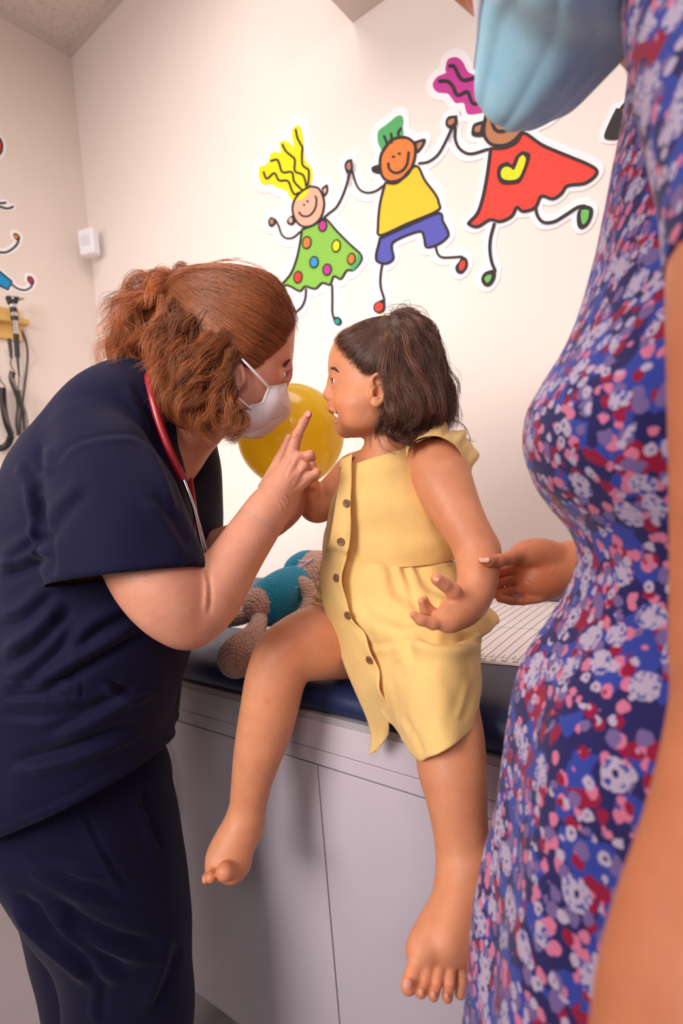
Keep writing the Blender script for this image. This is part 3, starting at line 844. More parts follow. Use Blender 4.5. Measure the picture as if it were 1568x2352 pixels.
mb = MB(); mb.tube(crom([ol(49, 758, .010), ol(60, 785, .010), ol(63.5, 815, .03), ol(61, 850, .010), ol(56, 890, .010), ol(52, 925, .010), ol(47, 965, .010), ol(45, 1000, .010)], 6), .0045, 7); mb.build('lead', M_cord, h3, smooth=True)
h4 = empty('coiled_cord', ol(12, 950, .04), 'thick black coiled cord hanging at the left beside the shoulder', 'cord')
mb = MB(); mb.tube(crom([ol(-8, 845, .04), ol(2, 875, .04), ol(11, 886, .04), ol(8, 892, .04)], 5), .0025, 6)
mb.tube(coil([ol(6, 890, .04), ol(8, 930, .04), ol(15, 970, .04), ol(26, 1000, .04)], .012, .0028, 30), .0028, 5); mb.tube(coil([ol(26, 1000, .04), ol(18, 1020, .04), ol(2, 1030, .04), ol(-14, 1024, .04)], .012, .003, 22), .0032, 5); mb.build('lead', M_blackp, h4, smooth=True)
# ------------------------------------------------------------------ skin, cloth and hair materials
def skin(name, rgb, freckle=0.0, sss=.25):
    nt = NT(name); v = nt.coord()
    at = nt.n('ShaderNodeAttribute', attribute_name='tint')
    n = nt.noise(38, 4, v); c = lin(rgb)
    lo = (c[0]*.93, c[1]*.88, c[2]*.86, 1); hi = (min(1, c[0]*1.05), c[1]*1.06, c[2]*1.06, 1)
    base = nt.ramp(n.outputs['Fac'], [(.3, lo), (.7, hi)])
    col = nt.mix(1.0, base, at.outputs['Color'], 'MULTIPLY')
    if freckle:
        vo = nt.n('ShaderNodeTexVoronoi'); vo.inputs['Scale'].default_value = 190; vo.inputs['Randomness'].default_value = 1
        nt.l(v, vo.inputs['Vector'])
        f = nt.ramp(vo.outputs['Distance'], [(0, (1, 1, 1, 1)), (.20, (1, 1, 1, 1)), (.30, (0, 0, 0, 1))])
        rnd = nt.math('GREATER_THAN', nt.n('ShaderNodeSeparateColor').outputs[0], .86)
        sep = rnd.node.inputs[0].links[0].from_node; nt.l(vo.outputs['Color'], sep.inputs[0])
        col = nt.mix(nt.math('MULTIPLY', nt.math('MULTIPLY', f, rnd), freckle), col, (c[0]*.55, c[1]*.38, c[2]*.3, 1))
    set_p(nt, col, .48, spec=.38, sss=sss)
    nt.bump(nt.noise(420, 3, v).outputs['Fac'], .12, .0008)
    return nt.m
def cloth(name, rgb, rough=.8, wscale=900, var=.05, sheen=.15, bump=.2, crease=0):
    nt = NT(name); v = nt.coord(); c = lin(rgb)
    n = nt.noise(26, 4, v)
    col = nt.ramp(n.outputs['Fac'], [(.3, tuple(x*(1-var) for x in c[:3])+(1,)), (.7, tuple(min(1, x*(1+var)) for x in c[:3])+(1,))])
    set_p(nt, col, rough, spec=.2, sheen=sheen)
    w = nt.noise(wscale, 2, v); h = w.outputs['Fac']
    if crease:
        cr = nt.noise(48, 4, v, .62); cr.inputs['Distortion'].default_value = 1.2; h = nt.math('ADD', h, nt.math('MULTIPLY', cr.outputs['Fac'], crease))
    nt.bump(h, bump, .0008)
    return nt.m
def hairmat(name, rgb, rough=.42, spec=.5):
    nt = NT(name); c = lin(rgb)
    if name.endswith('_base'): return set_p(nt, c, rough, spec=spec)
    at = nt.n('ShaderNodeAttribute', attribute_name='tint')
    col = nt.mix(1.0, c, at.outputs['Color'], 'MULTIPLY')
    set_p(nt, col, rough, spec=spec); return nt.m
class Head:
    """skull + face mass as a loft: table of (y, front x, back x, half width) in photo pixels at depth d"""
    def __init__(s, cx, cy, d, tab, face, turn=0.0, p=2.25):
        s.cx, s.cy, s.d, s.p = cx, cy, d, p
        t = crom(np.array(tab, float), 6); s.t = t[np.argsort(t[:, 0])]
        s.k = d/FPX; s.C = P(cx, cy, d); s.face = face
        ca, sa = math.cos(turn), math.sin(turn)
        s.ax = ca*RT + sa*FW*face*1.0           # image right
        s.az = -(ca*FW) + sa*RT*face            # towards the camera
        s.ay = -UP
    def loc(s, x, y, z):
        q = (x-s.C[0], y-s.C[1], z-s.C[2])
        f = lambda a: (q[0]*a[0]+q[1]*a[1]+q[2]*a[2])/s.k
        return s.cx+f(s.ax), s.cy+f(s.ay), f(s.az)
    def rows(s, y):
        T = s.t; yc = np.clip(y, T[0, 0], T[-1, 0])
        return yc, np.interp(yc, T[:, 0], T[:, 1]), np.interp(yc, T[:, 0], T[:, 2]), np.interp(yc, T[:, 0], T[:, 3])
    def put(s, f, grow=0, k=.004, op='u', lim=None):
        L = (np.ptp(s.t[:, 0])/2+40+grow)*s.k; c = s.C+s.ay*s.k*(s.t[:, 0].mean()-s.cy)
        def fn(x, y, z):
            hx, hy, hz = s.loc(x, y, z)
            yc, fr, bk, w = s.rows(hy)
            # both signs of facing
            mid = .45*fr+.55*bk if True else 0
            a = np.where((hx-mid)*(fr-mid) > 0, np.abs(fr-mid), np.abs(bk-mid))+grow
            w = w+grow; a = np.maximum(a, 1); w = np.maximum(w, 1)
            rho = ((np.abs(hx-mid)/a)**s.p+(np.abs(hz)/w)**s.p)**(1/s.p)
            d = (rho-1)*np.minimum(a, w)
            ex = np.maximum(np.abs(hy-yc)-grow, 0)
            d = np.where(ex > 0, np.sqrt(np.maximum(d, 0)**2+ex**2), d)*s.k
            if lim is not None: d = np.maximum(d, lim(hx, hy, hz)*s.k)
            return d
        f.put(fn, c-L, c+L, k, op)
    def _pt(s, x, y, side, off):
        yc, fr, bk, w = s.rows(y)
        mid = .45*fr+.55*bk
        a = np.where((x-mid)*(fr-mid) > 0, np.abs(fr-mid), np.abs(bk-mid))
        u = np.clip(np.abs(x-mid)/np.maximum(a, 1), 0, 1)
        z = side*(w+off)*(1-u**s.p)**(1/s.p)
        x2 = mid+(x-mid)*(1+off/np.maximum(a, 1))
        return s.C+((x2-s.cx)[..., None]*s.ax+(yc-s.cy)[..., None]*s.ay+z[..., None]*s.az)*s.k
    def pt(s, px, py, side=1, off=0.0):
        """world point on the head seen at photo position px,py (side -1: its mirror image)"""
        px = np.asarray(px, float); py = np.asarray(py, float); x, y = px.copy(), py.copy()
        for _ in range(4):
            q = proj(s._pt(x, y, 1, off)); x = x+.8*(px-q[..., 0]); y = y+.8*(py-q[..., 1])
        return s._pt(x, y, side, off)
    def at(s, x, y, z):
        f = (s.d-abs(z)*s.k)/s.d
        x = W/2+(x-W/2)*f; y = H/2+(y-H/2)*f
        return s.C+((x-s.cx)*s.ax+(y-s.cy)*s.ay+z*s.az)*s.k
def tintmap(V, spots):
    """spots [(world pt, radius m, rgb mult)]"""
    t = np.ones((len(V), 3), np.float32)
    for c, r, m in spots:
        d = np.linalg.norm(V-np.asarray(c), axis=1)/r
        a = np.clip(1.25-d, 0, 1)[:, None]; a = a*a*(3-2*a)
        t *= 1+(np.asarray(m)-1)*a
    return t
def ellpatch(V, c, A, r):
    q = (V-c) @ np.asarray(A).T / np.asarray(r); d = np.linalg.norm(q, axis=1)
    a = np.clip(2.2-2*d, 0, 1); return a*a*(3-2*a)
def nail(name, c, n, along, w, l, mat, parent):
    """thin curved nail plate"""
    n = n/np.linalg.norm(n); al = along-n*(along@n); al /= np.linalg.norm(al); sd = np.cross(n, al)
    V = []; m = 9
    for i in range(m):
        for j in range(m):
            u = (i/(m-1)-.5)*2; v = (j/(m-1)-.5)*2
            r = max(abs(u), abs(v)); uu, vv = u*math.sqrt(1-v*v/2*.7), v*math.sqrt(1-u*u/2*.7)
            V.append(c+sd*uu*w/2+al*vv*l/2-n*(.32*w*uu*uu/2))
    F = [[i*m+j, (i+1)*m+j, (i+1)*m+j+1, i*m+j+1] for i in range(m-1) for j in range(m-1)]
    o = mesh_np(name, V, F, mat, parent); solid(o, .0004, 0); return o
# ------------------------------------------------------------------ the girl on the bench
M_skinG = skin('girl_skin', (212, 142, 104))
GD = .90
girl = empty('person', P(905, 1545, 1.0), 'barefoot little girl in a yellow button-front dress sitting on the bench', 'person')
HG = Head(880, 870, GD, [
    (735, 882, 928, 6), (740, 858, 950, 32), (751, 826, 968, 58), (768, 792, 985, 78), (791, 766, 1000, 92), (814, 756, 1006, 99), (838, 753, 1008, 102), (852, 753, 1007, 103),
    (864, 756, 1004, 103), (876, 759, 1000, 102), (890, 761, 994, 101), (907, 763, 984, 99), (925, 761, 966, 95), (940, 762, 945, 90), (955, 768, 925, 84), (968, 772, 905, 78),
    (980, 774, 890, 70), (990, 778, 875, 58), (998, 786, 860, 40), (1003, 812, 845, 12)], -1, turn=.06)
lo = np.array([-.26, .45, .30]); hi = np.array([.27, 1.12, 1.62])
f = Field(lo, hi, .0021)
# torso, neck
f.limb([(888, 940, .905, 46), (893, 1000, .905, 47), (897, 1045, .91, 50), (893, 1100, .94, 60)], k=.012)
f.limb([(893, 1090, .935, 82), (890, 1180, .945, 100), (890, 1290, .955, 98), (900, 1400, .975, 98), (905, 1462, .985, 88)], k=.02)
f.limb([(990, 1068, .872, 50), (945, 1078, .91, 42), (893, 1088, .935, 50), (812, 1085, .965, 42)], k=.014)
# legs
f.limb([(945, 1462, .975, 84), (985, 1525, .88, 80), (1012, 1590, .785, 70), (1022, 1640, .755, 68), (1032, 1700, .738, 69), (1036, 1760, .712, 68), (1046, 1820, .70, 60), (1055, 1890, .69, 53), (1064, 1960, .68, 52), (1073, 2005, .675, 55)], k=.012)
f.limb([(855, 1465, 1.0, 84), (780, 1470, .965, 80), (715, 1478, .93, 76), (655, 1505, .905, 62), (632, 1560, .90, 61), (620, 1620, .90, 59), (606, 1680, .90, 55), (590, 1740, .90, 47), (577, 1800, .90, 38.5), (569, 1855, .90, 34.5)], k=.012)
f.ball(652, 1497, .895, 50, .02)
# left foot (near)
f.ball(1098, 2000, .665, 40, .02)
f.limb([(1071, 1995, .672, 52), (1060, 2060, .655, 52), (1038, 2125, .63, 46), (1022, 2172, .612, 36)], k=.014)
f.limb([(1075, 2050, .66, 48), (1068, 2125, .635, 42), (1058, 2178, .616, 32)], k=.014)
f.limb([(1010, 2110, .637, 30), (978, 2170, .616, 26), (966, 2192, .608, 22)], k=.014)
for q, r in (([(966, 2192, .606), (947, 2238, .592), (937, 2266, .588)], (21, 19, 18)), ([(990, 2190, .606), (976, 2248, .589), (966, 2278, .586)], (14, 13.5, 14)),
             ([(1014, 2192, .606), (1003, 2255, .588), (995, 2286, .585)], (14, 12.8, 13)), ([(1038, 2194, .607), (1032, 2258, .589), (1027, 2290, .586)], (14, 12.8, 13)),
             ([(1064, 2192, .612), (1061, 2252, .596), (1056, 2282, .592)], (14, 13.5, 13))):
    for i in range(2): f.cap(P(*q[i]), P(*q[i+1]), m2(r[i], .6), m2(r[i+1], .59), .0022)
# right foot
f.ball(580, 1893, .912, 27, .014)
f.limb([(568, 1862, .90, 36), (553, 1910, .893, 38), (534, 1955, .878, 36), (522, 1985, .865, 33)], k=.012)
f.limb([(556, 1905, .895, 36), (527, 1945, .88, 34), (497, 1985, .862, 24)], k=.012)
f.limb([(545, 1985, .868, 30), (538, 1998, .858, 27)], k=.012)
for q, r in (([(535, 1992, .862), (522, 1999, .840), (516, 2002, .828)], (22, 20, 20.5)), ([(505, 1990, .858), (490, 2007, .838), (484, 2015, .828)], (13, 11.5, 12.5)),
             ([(495, 1988, .862), (478, 2010, .845), (472, 2019, .836)], (12, 10, 10.5)), ([(488, 1985, .868), (470, 2010, .852), (465, 2022, .845)], (11, 9.5, 9.5)), ([(480, 1988, .875), (467, 2012, .862), (464, 2025, .855)], (10, 8.5, 8.5))):
    for i in range(2): f.cap(P(*q[i]), P(*q[i+1]), m2(r[i], .86), m2(r[i+1], .84), .0018)
# left arm (near)
f.limb([(1000, 1060, .868, 56), (1016, 1105, .85, 59), (1040, 1160, .828, 52), (1070, 1215, .808, 44), (1092, 1258, .80, 42), (1098, 1290, .788, 41), (1095, 1340, .765, 36.5), (1082, 1382, .742, 34)], k=.012)
f.ball(1108, 1262, .806, 34, .014)
# left hand on the lap
f.limb([(1082, 1385, .740, 34), (1062, 1400, .722, 35), (1040, 1410, .710, 32)], k=.008)
f.limb([(1060, 1388, .722, 26), (1035, 1420, .706, 24), (1018, 1424, .700, 17)], k=.01)
def fing(pts, k=.003):
    for a, b in zip(pts[:-1], pts[1:]): f.cap(P(*a[:3]), P(*b[:3]), m2(a[3], a[2]), m2(b[3], b[2]), k)
fing([(1056, 1380, .715, 24), (1040, 1357, .702, 17), (1020, 1342, .694, 14), (1004, 1331, .690, 12.5), (1000, 1328, .690, 11)], .006)
fing([(1024, 1422, .700, 17), (994, 1432, .692, 14.5), (966, 1424, .688, 12.5), (949, 1412, .687, 9.5)], .004)
fing([(1028, 1408, .712, 14), (1000, 1418, .712, 12.5), (976, 1404, .706, 11.5), (968, 1380, .700, 9.5)], .003)
fing([(1034, 1412, .724, 13), (1000, 1410, .724, 11.5), (982, 1395, .718, 10.5), (975, 1376, .714, 8.8)], .003)
fing([(1040, 1418, .732, 12), (1010, 1425, .730, 10.5), (990, 1420, .722, 9.5), (978, 1408, .717, 8.5)], .003)
# right arm, raised beside the balloon
f.limb([(812, 1085, .962, 38), (775, 1125, .972, 36), (737, 1158, .98, 34), (722, 1160, .98, 33)], k=.01)
f.limb([(728, 1163, .98, 32), (712, 1140, .965, 28), (700, 1112, .955, 24), (694, 1090, .95, 22)], k=.01)
f.limb([(696, 1095, .95, 22), (688, 1080, .948, 22), (682, 1074, .948, 19)], k=.008)
for q in ([(690, 1088, .94, 11), (706, 1104, .935, 9.5), (716, 1119, .935, 8)], [(676, 1074, .945, 10), (668, 1062, .945, 9), (674, 1068, .93, 8)], [(685, 1070, .95, 10), (680, 1060, .945, 9), (684, 1068, .932, 8)],
          [(693, 1073, .955, 10), (692, 1064, .95, 9), (694, 1072, .936, 8)], [(700, 1080, .955, 9), (702, 1074, .95, 8), (702, 1082, .94, 7)]): fing(q, .003)
# head
HG.put(f, 0, .010)
hp = HG.at
f.ell(hp(830, 930, 60), [m2(42, GD), m2(36, GD), m2(32, GD)], None, .02); f.ell(hp(830, 930, -60), [m2(42, GD), m2(36, GD), m2(32, GD)], None, .02)
f.ell(hp(840, 965, 55), [m2(45, GD), m2(28, GD), m2(24, GD)], None, .016)
# brow, eye sockets, lids
for sd in (1, -1):
    f.ell(hp(757, 884, sd*30), [m2(11, GD), m2(9, GD), m2(17, GD)], None, .006, 's')
    f.ell(hp(779, 874, sd*32), [m2(17, GD)]*3, None, .004)
    f.ell(hp(764, 874.5, sd*34), [m2(11, GD), m2(5.2, GD), m2(15, GD)], np.array([HG.ax, HG.ay, HG.az]), .0015, 's')
# nose
f.cap(hp(760, 872, 0), hp(753, 902, 0), m2(8, GD), m2(10, GD), .008)
f.ell(hp(752, 907, 0), [m2(11, GD)]*3, None, .006)
for sd in (1, -1): f.ell(hp(761, 911, sd*11), [m2(9, GD), m2(7.5, GD), m2(7, GD)], None, .004)
for sd in (1, -1): f.ell(hp(755, 919, sd*6), [m2(4, GD), m2(3, GD), m2(3, GD)], None, .001, 's')
# mouth
f.ell(hp(764, 934, 0), [m2(12, GD), m2(10, GD), m2(24, GD)], None, .008)
f.ell(hp(779, 964, 0), [m2(12.5, GD), m2(9, GD), m2(21, GD)], None, .007)
f.ell(hp(792, 982, 0), [m2(18, GD), m2(16, GD), m2(24, GD)], None, .012)
A = np.array([HG.ax, HG.ay, HG.az])
rt_ = lambda a: np.array([math.cos(a)*HG.ax+math.sin(a)*HG.ay, -math.sin(a)*HG.ax+math.cos(a)*HG.ay, HG.az])
f.ell(hp(769, 952.5, 0), [m2(22, GD), m2(8.8, GD), m2(52, GD)], rt_(.42), .0012, 's')
for L_ in ([(757, 935.5, 0, 6.3), (759, 936.5, 13, 5.8), (765, 940, 27, 4.6), (773, 946, 38, 3), (780, 955, 46, 2)], [(772.5, 968, 0, 6.6), (774, 967.5, 13, 6), (777, 966, 27, 5), (780.5, 961, 41, 3)]):
    for sd in (1, -1):
        for i in range(3): f.cap(hp(L_[i][0], L_[i][1], sd*L_[i][2]), hp(L_[i+1][0], L_[i+1][1], sd*L_[i+1][2]), m2(L_[i][3], GD), m2(L_[i+1][3], GD), .0025)
# ear
ed = GD-m2(101, GD)
Ae = np.array([RT, -UP, -FW]); tl = .16
Ae = np.array([math.cos(tl)*RT-math.sin(tl)*(-UP)*-1, math.cos(tl)*(-UP)+math.sin(tl)*RT*-1, -FW])
Ae = np.array([math.cos(.25)*Ae[0]+math.sin(.25)*FW*-1, Ae[1], -FW])
eP = lambda x, y, dz=0: P(x, y, ed-dz)
f.ell(eP(868, 890, .000), [m2(21, ed), m2(33, ed), .0075], Ae, .003)
f.ell(eP(868, 895, .0105), [m2(17, ed), m2(27, ed), .0075], Ae, .0015, 's')
hx_ = crom([eP(862, 893, .006), eP(854, 884, .008), eP(855, 869, .010), eP(866, 860, .011), eP(880, 863, .012), eP(889, 876, .012), eP(889, 893, .011), eP(883, 909, .009), eP(874, 923, .007), eP(864, 930, .006), eP(856, 925, .004)], 4)
for i in range(len(hx_)-1):
    r_ = m2(4.2+3.2*max(0, (i-28)/12), ed); f.cap(hx_[i], hx_[i+1], r_, r_, .0018)
for q_ in ([(881, 874, .007), (879, 890, .008), (873, 908, .007), (862, 916, .006)], [(881, 876, .007), (870, 880, .006)]):
    for i in range(len(q_)-1): f.cap(eP(*q_[i]), eP(*q_[i+1]), m2(4, ed), m2(4, ed), .0025)
f.ell(eP(864, 903, .006), [m2(6, ed), m2(10, ed), .008], Ae, .0015, 's')
f.ell(eP(861, 922, .0045), [m2(10, ed), m2(9, ed), .0045], Ae, .002)
f.cap(eP(853, 900, .006), eP(853, 909, .006), m2(4.5, ed), m2(4.5, ed), .002)
V, F = f.mesh()
V = relax(V, F, 2, .4)
t = np.ones((len(V), 3), np.float32)
def blend(t, a, m): return t*(1+(np.asarray(m)-1)*a[:, None])
lip = ellpatch(V, hp(760, 936, 0), rt_(.35), [m2(13, GD), m2(7.5, GD), m2(34, GD)])*.8
lip2 = ellpatch(V, hp(771, 964, 0), rt_(.3), [m2(12, GD), m2(7.5, GD), m2(34, GD)])*.85
t = blend(t, lip, (.84, .58, .58)); t = blend(t, lip2, (.84, .58, .58))
t = blend(t, ellpatch(V, hp(772, 953, 0), rt_(.45), [m2(14, GD), m2(5.5, GD), m2(26, GD)]), (.45, .22, .22))
t *= tintmap(V, [(hp(800, 930, 60), m2(50, GD), (1.04, .93, .92)), (hp(752, 908, 0), m2(18, GD), (1.0, .92, .90)),
    (P(652, 1492, .86), m2(45, .9), (.97, .90, .88)), (P(640, 1495, .85), m2(9, .9), (1.0, .74, .72)), (P(612, 1612, .85), m2(7, .9), (1.0, .78, .75)), (P(597, 1642, .85), m2(6, .9), (1, .8, .76)),
    (P(1010, 1737, .68), m2(4, .9), (.7, .55, .5)),
    (P(940, 2262, .58), m2(30, .59), (1.02, .86, .84)), (P(1000, 2285, .58), m2(60, .59), (1.02, .88, .86)), (P(510, 2005, .83), m2(28, .85), (1.05, .85, .84)), (P(480, 2015, .84), m2(20, .85), (1.05, .88, .86)),
    (P(1000, 1330, .685), m2(16, .7), (1.02, .88, .87)), (P(948, 1412, .685), m2(14, .7), (1.02, .88, .87)), (eP(861, 907), m2(8, ed), (.5, .32, .3)), (eP(861, 884), m2(8, ed), (.85, .7, .68)),
    (P(569, 1870, .9), m2(40, .9), (.96, .93, .92)), (P(1070, 2000, .66), m2(50, .68), (.96, .92, .9))])
body = mesh_np('body', V, F, M_skinG, girl, True, t)
# eyes and teeth
nt = NT('eye'); v = nt.coord('Object')
M_eyew = flat('eye_white', (236, 230, 228), .2, spec=.6, var=.01); M_iris = flat('iris_brown', (52, 30, 20), .15, spec=.7)
def eyeball(c, r, gaze, parent):
    mb = MB(); gaze = gaze/np.linalg.norm(gaze)
    mb.lathe(c-gaze*r, gaze, [(r-r*math.cos(a), r*math.sin(a)) for a in np.linspace(0, math.pi*.999, 18)], 20)
    e = mb.build('eyeball', M_eyew, parent, smooth=True)
    mb = MB(); mb.lathe(c+gaze*r*.84, gaze, [(0, r*.53), (r*.12, r*.40), (r*.19, r*.2), (r*.21, r*.01)], 18); mb.build('iris', M_iris, e, smooth=True)
for sd in (1, -1): eyeball(hp(779, 874, sd*32), m2(15.2, GD), -RT*1.0+UP*.05-FW*.10, girl)
M_tooth = flat('tooth', (244, 236, 222), .25, spec=.5, var=.01)
mb = MB()
tp = [hp(765.5+.0088*z*z, 943+.0055*z*z, z) for z in np.linspace(-33, 33, 13)]
for a, b in zip(tp[:-1], tp[1:]):
    e = b-a; mb.box(a, e*.94, -HG.ax*m2(-4, GD), HG.ay*m2(9, GD))
mb.build('teeth', M_tooth, girl, bevel=.0004)
M_nailG = flat('nail_pink', (226, 158, 136), .3, spec=.5, var=.01)
for px, py, d, w, l, al in ((936, 2262, .5755, 20, 19, (-.25, 1)), (967, 2279, .5775, 12, 11, (-.25, 1)), (995, 2285, .5775, 11, 10, (-.2, 1)), (1026, 2288, .5785, 10, 9, (-.1, 1))):
    nail('toenail', P(px, py, d), -FW+UP*.35, al[0]*RT-al[1]*UP, m2(w, d), m2(l, d), M_nailG, girl)
nail('thumbnail', P(1002, 1329, .6825), -FW+UP*.5-RT*.1, -RT+UP*.5, m2(14, .69), m2(14, .69), M_nailG, girl)
# ------------------------------------------------------------------ yellow dress
M_yel = cloth('yellow_linen', (236, 194, 122), .85, 1100, .05, .2, .4, 2.2)
dress = empty('dress', P(890, 1290, .93)); 
dress.parent = girl; dress.location = Vector(P(890, 1290, .93))-girl.location
LAT = np.array([.86, -.51, 0]); FRO = np.array([-.51, -.86, 0])
def ring(xL, yL, xR, yR, d, n=24, la=.105, fb=.078):
    c = P((xL+xR)/2, (yL+yR)/2, d); half = m2((xR-xL)/2, d)
    ext = math.sqrt((la*LAT[0])**2+(fb*FRO[0])**2); s = half/ext
    sl = -(yR-yL)/max(xR-xL, 1)
    out = []
    for k in range(n):
        a = 2*math.pi*k/n
        o = s*(la*math.cos(a)*LAT+fb*math.sin(a)*FRO)
        out.append(c+o+E3*sl*(o@RT))
    return out
rows = [ring(788, 1068, 946, 1034, .90), ring(779, 1095, 954, 1062, .902), ring(766, 1128, 968, 1105, .910), ring(754, 1168, 1002, 1155, .922), ring(746, 1210, 1036, 1212, .94), ring(741, 1245, 1046, 1240, .945), ring(740, 1272, 1040, 1272, .948), ring(742, 1285, 1034, 1288, .948)]
V, F, _ = gridmesh(rows, 4, 6, True)
N = vnorm(V, F)
V = V+N*(wav(V, 3, 45, .0012, 8)+wav(V, 5, 110, .0005, 8))[:, None]
V = folds(V, F, [([(1000, 1180), (985, 1225), (960, 1262)], .004, 14), ([(1030, 1215), (1015, 1250), (1000, 1285)], .004, 10), ([(960, 1120), (985, 1165), (1025, 1215)], .003, 10), ([(880, 1100), (900, 1180), (905, 1270)], .0012, 25), ([(955, 1110), (975, 1170), (990, 1240)], .0016, 9), ([(860, 1240), (920, 1225), (990, 1240)], .0010, 9), ([(830, 1070), (900, 1062), (940, 1045)], .0008, 4), ([(958, 1082), (975, 1125), (1012, 1165), (1040, 1215)], .0012, 3)])
bod = mesh_np('bodice', V, F, M_yel, dress); solid(bod, .0015, 0)
# skirt: panel over the lap and the near thigh
CW = [  # each row: columns C'..G then the hidden return H, I
 [(770, 1280, .915), (792, 1284, .896), (830, 1290, .868), (860, 1293, .862), (895, 1297, .858), (930, 1299, .857), (965, 1300, .86), (1000, 1299, .866), (1036, 1290, .89), (1022, 1286, .97), (940, 1280, 1.01)],
 [(766, 1345, .912), (789, 1350, .888), (830, 1351, .855), (868, 1352, .846), (910, 1353, .838), (950, 1352, .835), (990, 1350, .837), (1025, 1345, .845), (1062, 1335, .88), (1045, 1325, .98), (945, 1330, 1.04)],
 [(785, 1415, .895), (808, 1420, .868), (845, 1420, .832), (882, 1421, .816), (930, 1424, .80), (975, 1424, .792), (1020, 1420, .795), (1062, 1414, .81), (1112, 1396, .865), (1090, 1385, .985), (960, 1390, 1.05)],
 [(812, 1462, .873), (836, 1466, .846), (870, 1462, .805), (905, 1456, .782), (948, 1452, .765), (992, 1452, .757), (1040, 1455, .762), (1085, 1452, .785), (1137, 1436, .85), (1128, 1415, .965), (990, 1425, 1.05)],
 [(842, 1525, .838), (866, 1530, .815), (895, 1522, .782), (928, 1512, .757), (962, 1502, .737), (1000, 1494, .728), (1040, 1488, .735), (1072, 1482, .757), (1100, 1470, .80), (1094, 1455, .90), (1000, 1450, 1.02)],
 [(852, 1580, .825), (876, 1586, .80), (905, 1590, .765), (935, 1595, .735), (966, 1592, .712), (1002, 1585, .70), (1040, 1574, .706), (1074, 1560, .73), (1103, 1540, .775), (1088, 1520, .86), (1000, 1500, .98)],
 [(872, 1630, .815), (894, 1640, .795), (917, 1655, .757), (942, 1668, .72), (972, 1668, .695), (1006, 1660, .682), (1042, 1642, .69), (1076, 1622, .715), (1104, 1592, .76), (1090, 1575, .84), (1000, 1540, .95)],
 [(885, 1650, .81), (906, 1672, .79), (930, 1705, .742), (958, 1746, .700), (984, 1740, .675), (1012, 1729, .664), (1046, 1708, .672), (1074, 1682, .70), (1096, 1642, .748), (1082, 1620, .82), (1000, 1580, .92)]]
C = [[P(*q) for q in r] for r in CW]
V, F, (R_, K_) = gridmesh(C, 10, 12)
N = vnorm(V, F); N *= np.sign(-(N@FW).mean())
ii = np.arange(R_*K_).reshape(R_, K_); rr, cc = np.divmod(np.arange(R_*K_), K_)
ph = cc*.42+1.8*np.sin(cc*.13)
g = np.exp(-rr/14.0)*np.clip(rr/2.0, 0, 1)
V = V+N*(g*.0042*np.sin(ph*1.15)+wav(V, 11, 40, .0016, 8)+wav(V, 12, 120, .0006, 8))[:, None]
V = folds(V, F, [([(945, 1455), (1010, 1472), (1100, 1462)], .012, 13), ([(935, 1460), (942, 1500), (938, 1530)], .004, 12), ([(1090, 1560), (1075, 1610), (1060, 1660)], .003, 8), 
    ([(840, 1480), (900, 1478), (940, 1470)], .002, 8), ([(800, 1340), (850, 1390), (930, 1425)], .005, 20), ([(880, 1330), (960, 1390), (1040, 1405)], .005, 18), ([(960, 1330), (1010, 1360), (1075, 1395)], .005, 14), ([(925, 1640), (960, 1700), (975, 1742)], .0018, 7)])
sk = mesh_np('skirt', V, F, M_yel, dress); solid(sk, .0016, 0)
# hem stitching band of the near panel
hem = V.reshape(R_, K_, 3)[-9:-7, 30:]; 
# placket flap with the buttons
FW_ = [[(785, 1056, .872), (797, 1050, .866), (809, 1042, .862)], [(778, 1110, .868), (792, 1110, .861), (807, 1108, .856)], [(768, 1180, .868), (787, 1182, .859), (806, 1182, .853)], [(757, 1245, .872), (778, 1252, .861), (801, 1256, .853)],
       [(744, 1268, .93), (768, 1276, .888), (792, 1284, .862)], [(735, 1335, .93), (760, 1341, .892), (790, 1352, .857)], [(742, 1395, .912), (776, 1402, .876), (808, 1422, .84)], [(768, 1455, .90), (802, 1462, .856), (837, 1466, .82)],
       [(786, 1512, .89), (824, 1523, .842), (867, 1530, .80)], [(812, 1580, .877), (846, 1588, .832), (876, 1586, .787)], [(838, 1640, .868), (868, 1652, .83), (892, 1640, .80)], [(852, 1690, .862), (873, 1694, .84), (889, 1688, .825)], [(850, 1733, .858), (856, 1729, .854), (863, 1722, .852)]]
C = [[P(*q) for q in r] for r in FW_]
V, F, (R_, K_) = gridmesh(C, 9, 8)
N = vnorm(V, F); N *= np.sign(-(N@FW).mean())
rr, cc = np.divmod(np.arange(R_*K_), K_)
edge = np.clip((cc-(K_-5))/4, 0, 1)
V = V+N*(edge*.0022*np.sin(rr*.55)+edge*.0015*np.sin(rr*.21)+wav(V, 21, 60, .001, 8))[:, None]
PLV, PLN = V.copy(), vnorm(V, F); PLN *= np.sign(-(PLN@FW).mean()); PLQ = proj(PLV)
pl = mesh_np('button_placket', V, F, M_yel, dress); solid(pl, .002, 0)
# far side of the skirt gathered on the other thigh
C = [[P(*q) for q in r] for r in [[(775, 1282, .93), (752, 1276, .95), (741, 1278, .98), (760, 1280, 1.02)], [(770, 1330, .93), (742, 1325, .95), (732, 1328, .99), (760, 1330, 1.05)], [(775, 1370, .925), (736, 1368, .945), (724, 1368, .985), (760, 1372, 1.05)], [(780, 1400, .915), (742, 1394, .935), (721, 1390, .975), (750, 1395, 1.04)]]]
V, F, (R_, K_) = gridmesh(C, 10, 12)
rr, cc = np.divmod(np.arange(R_*K_), K_); N = vnorm(V, F); N *= np.sign(-(N@FW).mean())
V = V+N*(.004*np.sin(rr*.75+cc*.1)*np.clip(rr/6, 0, 1))[:, None]
sp_ = mesh_np('side_panel', V, F, M_yel, dress); solid(sp_, .0016, 0)
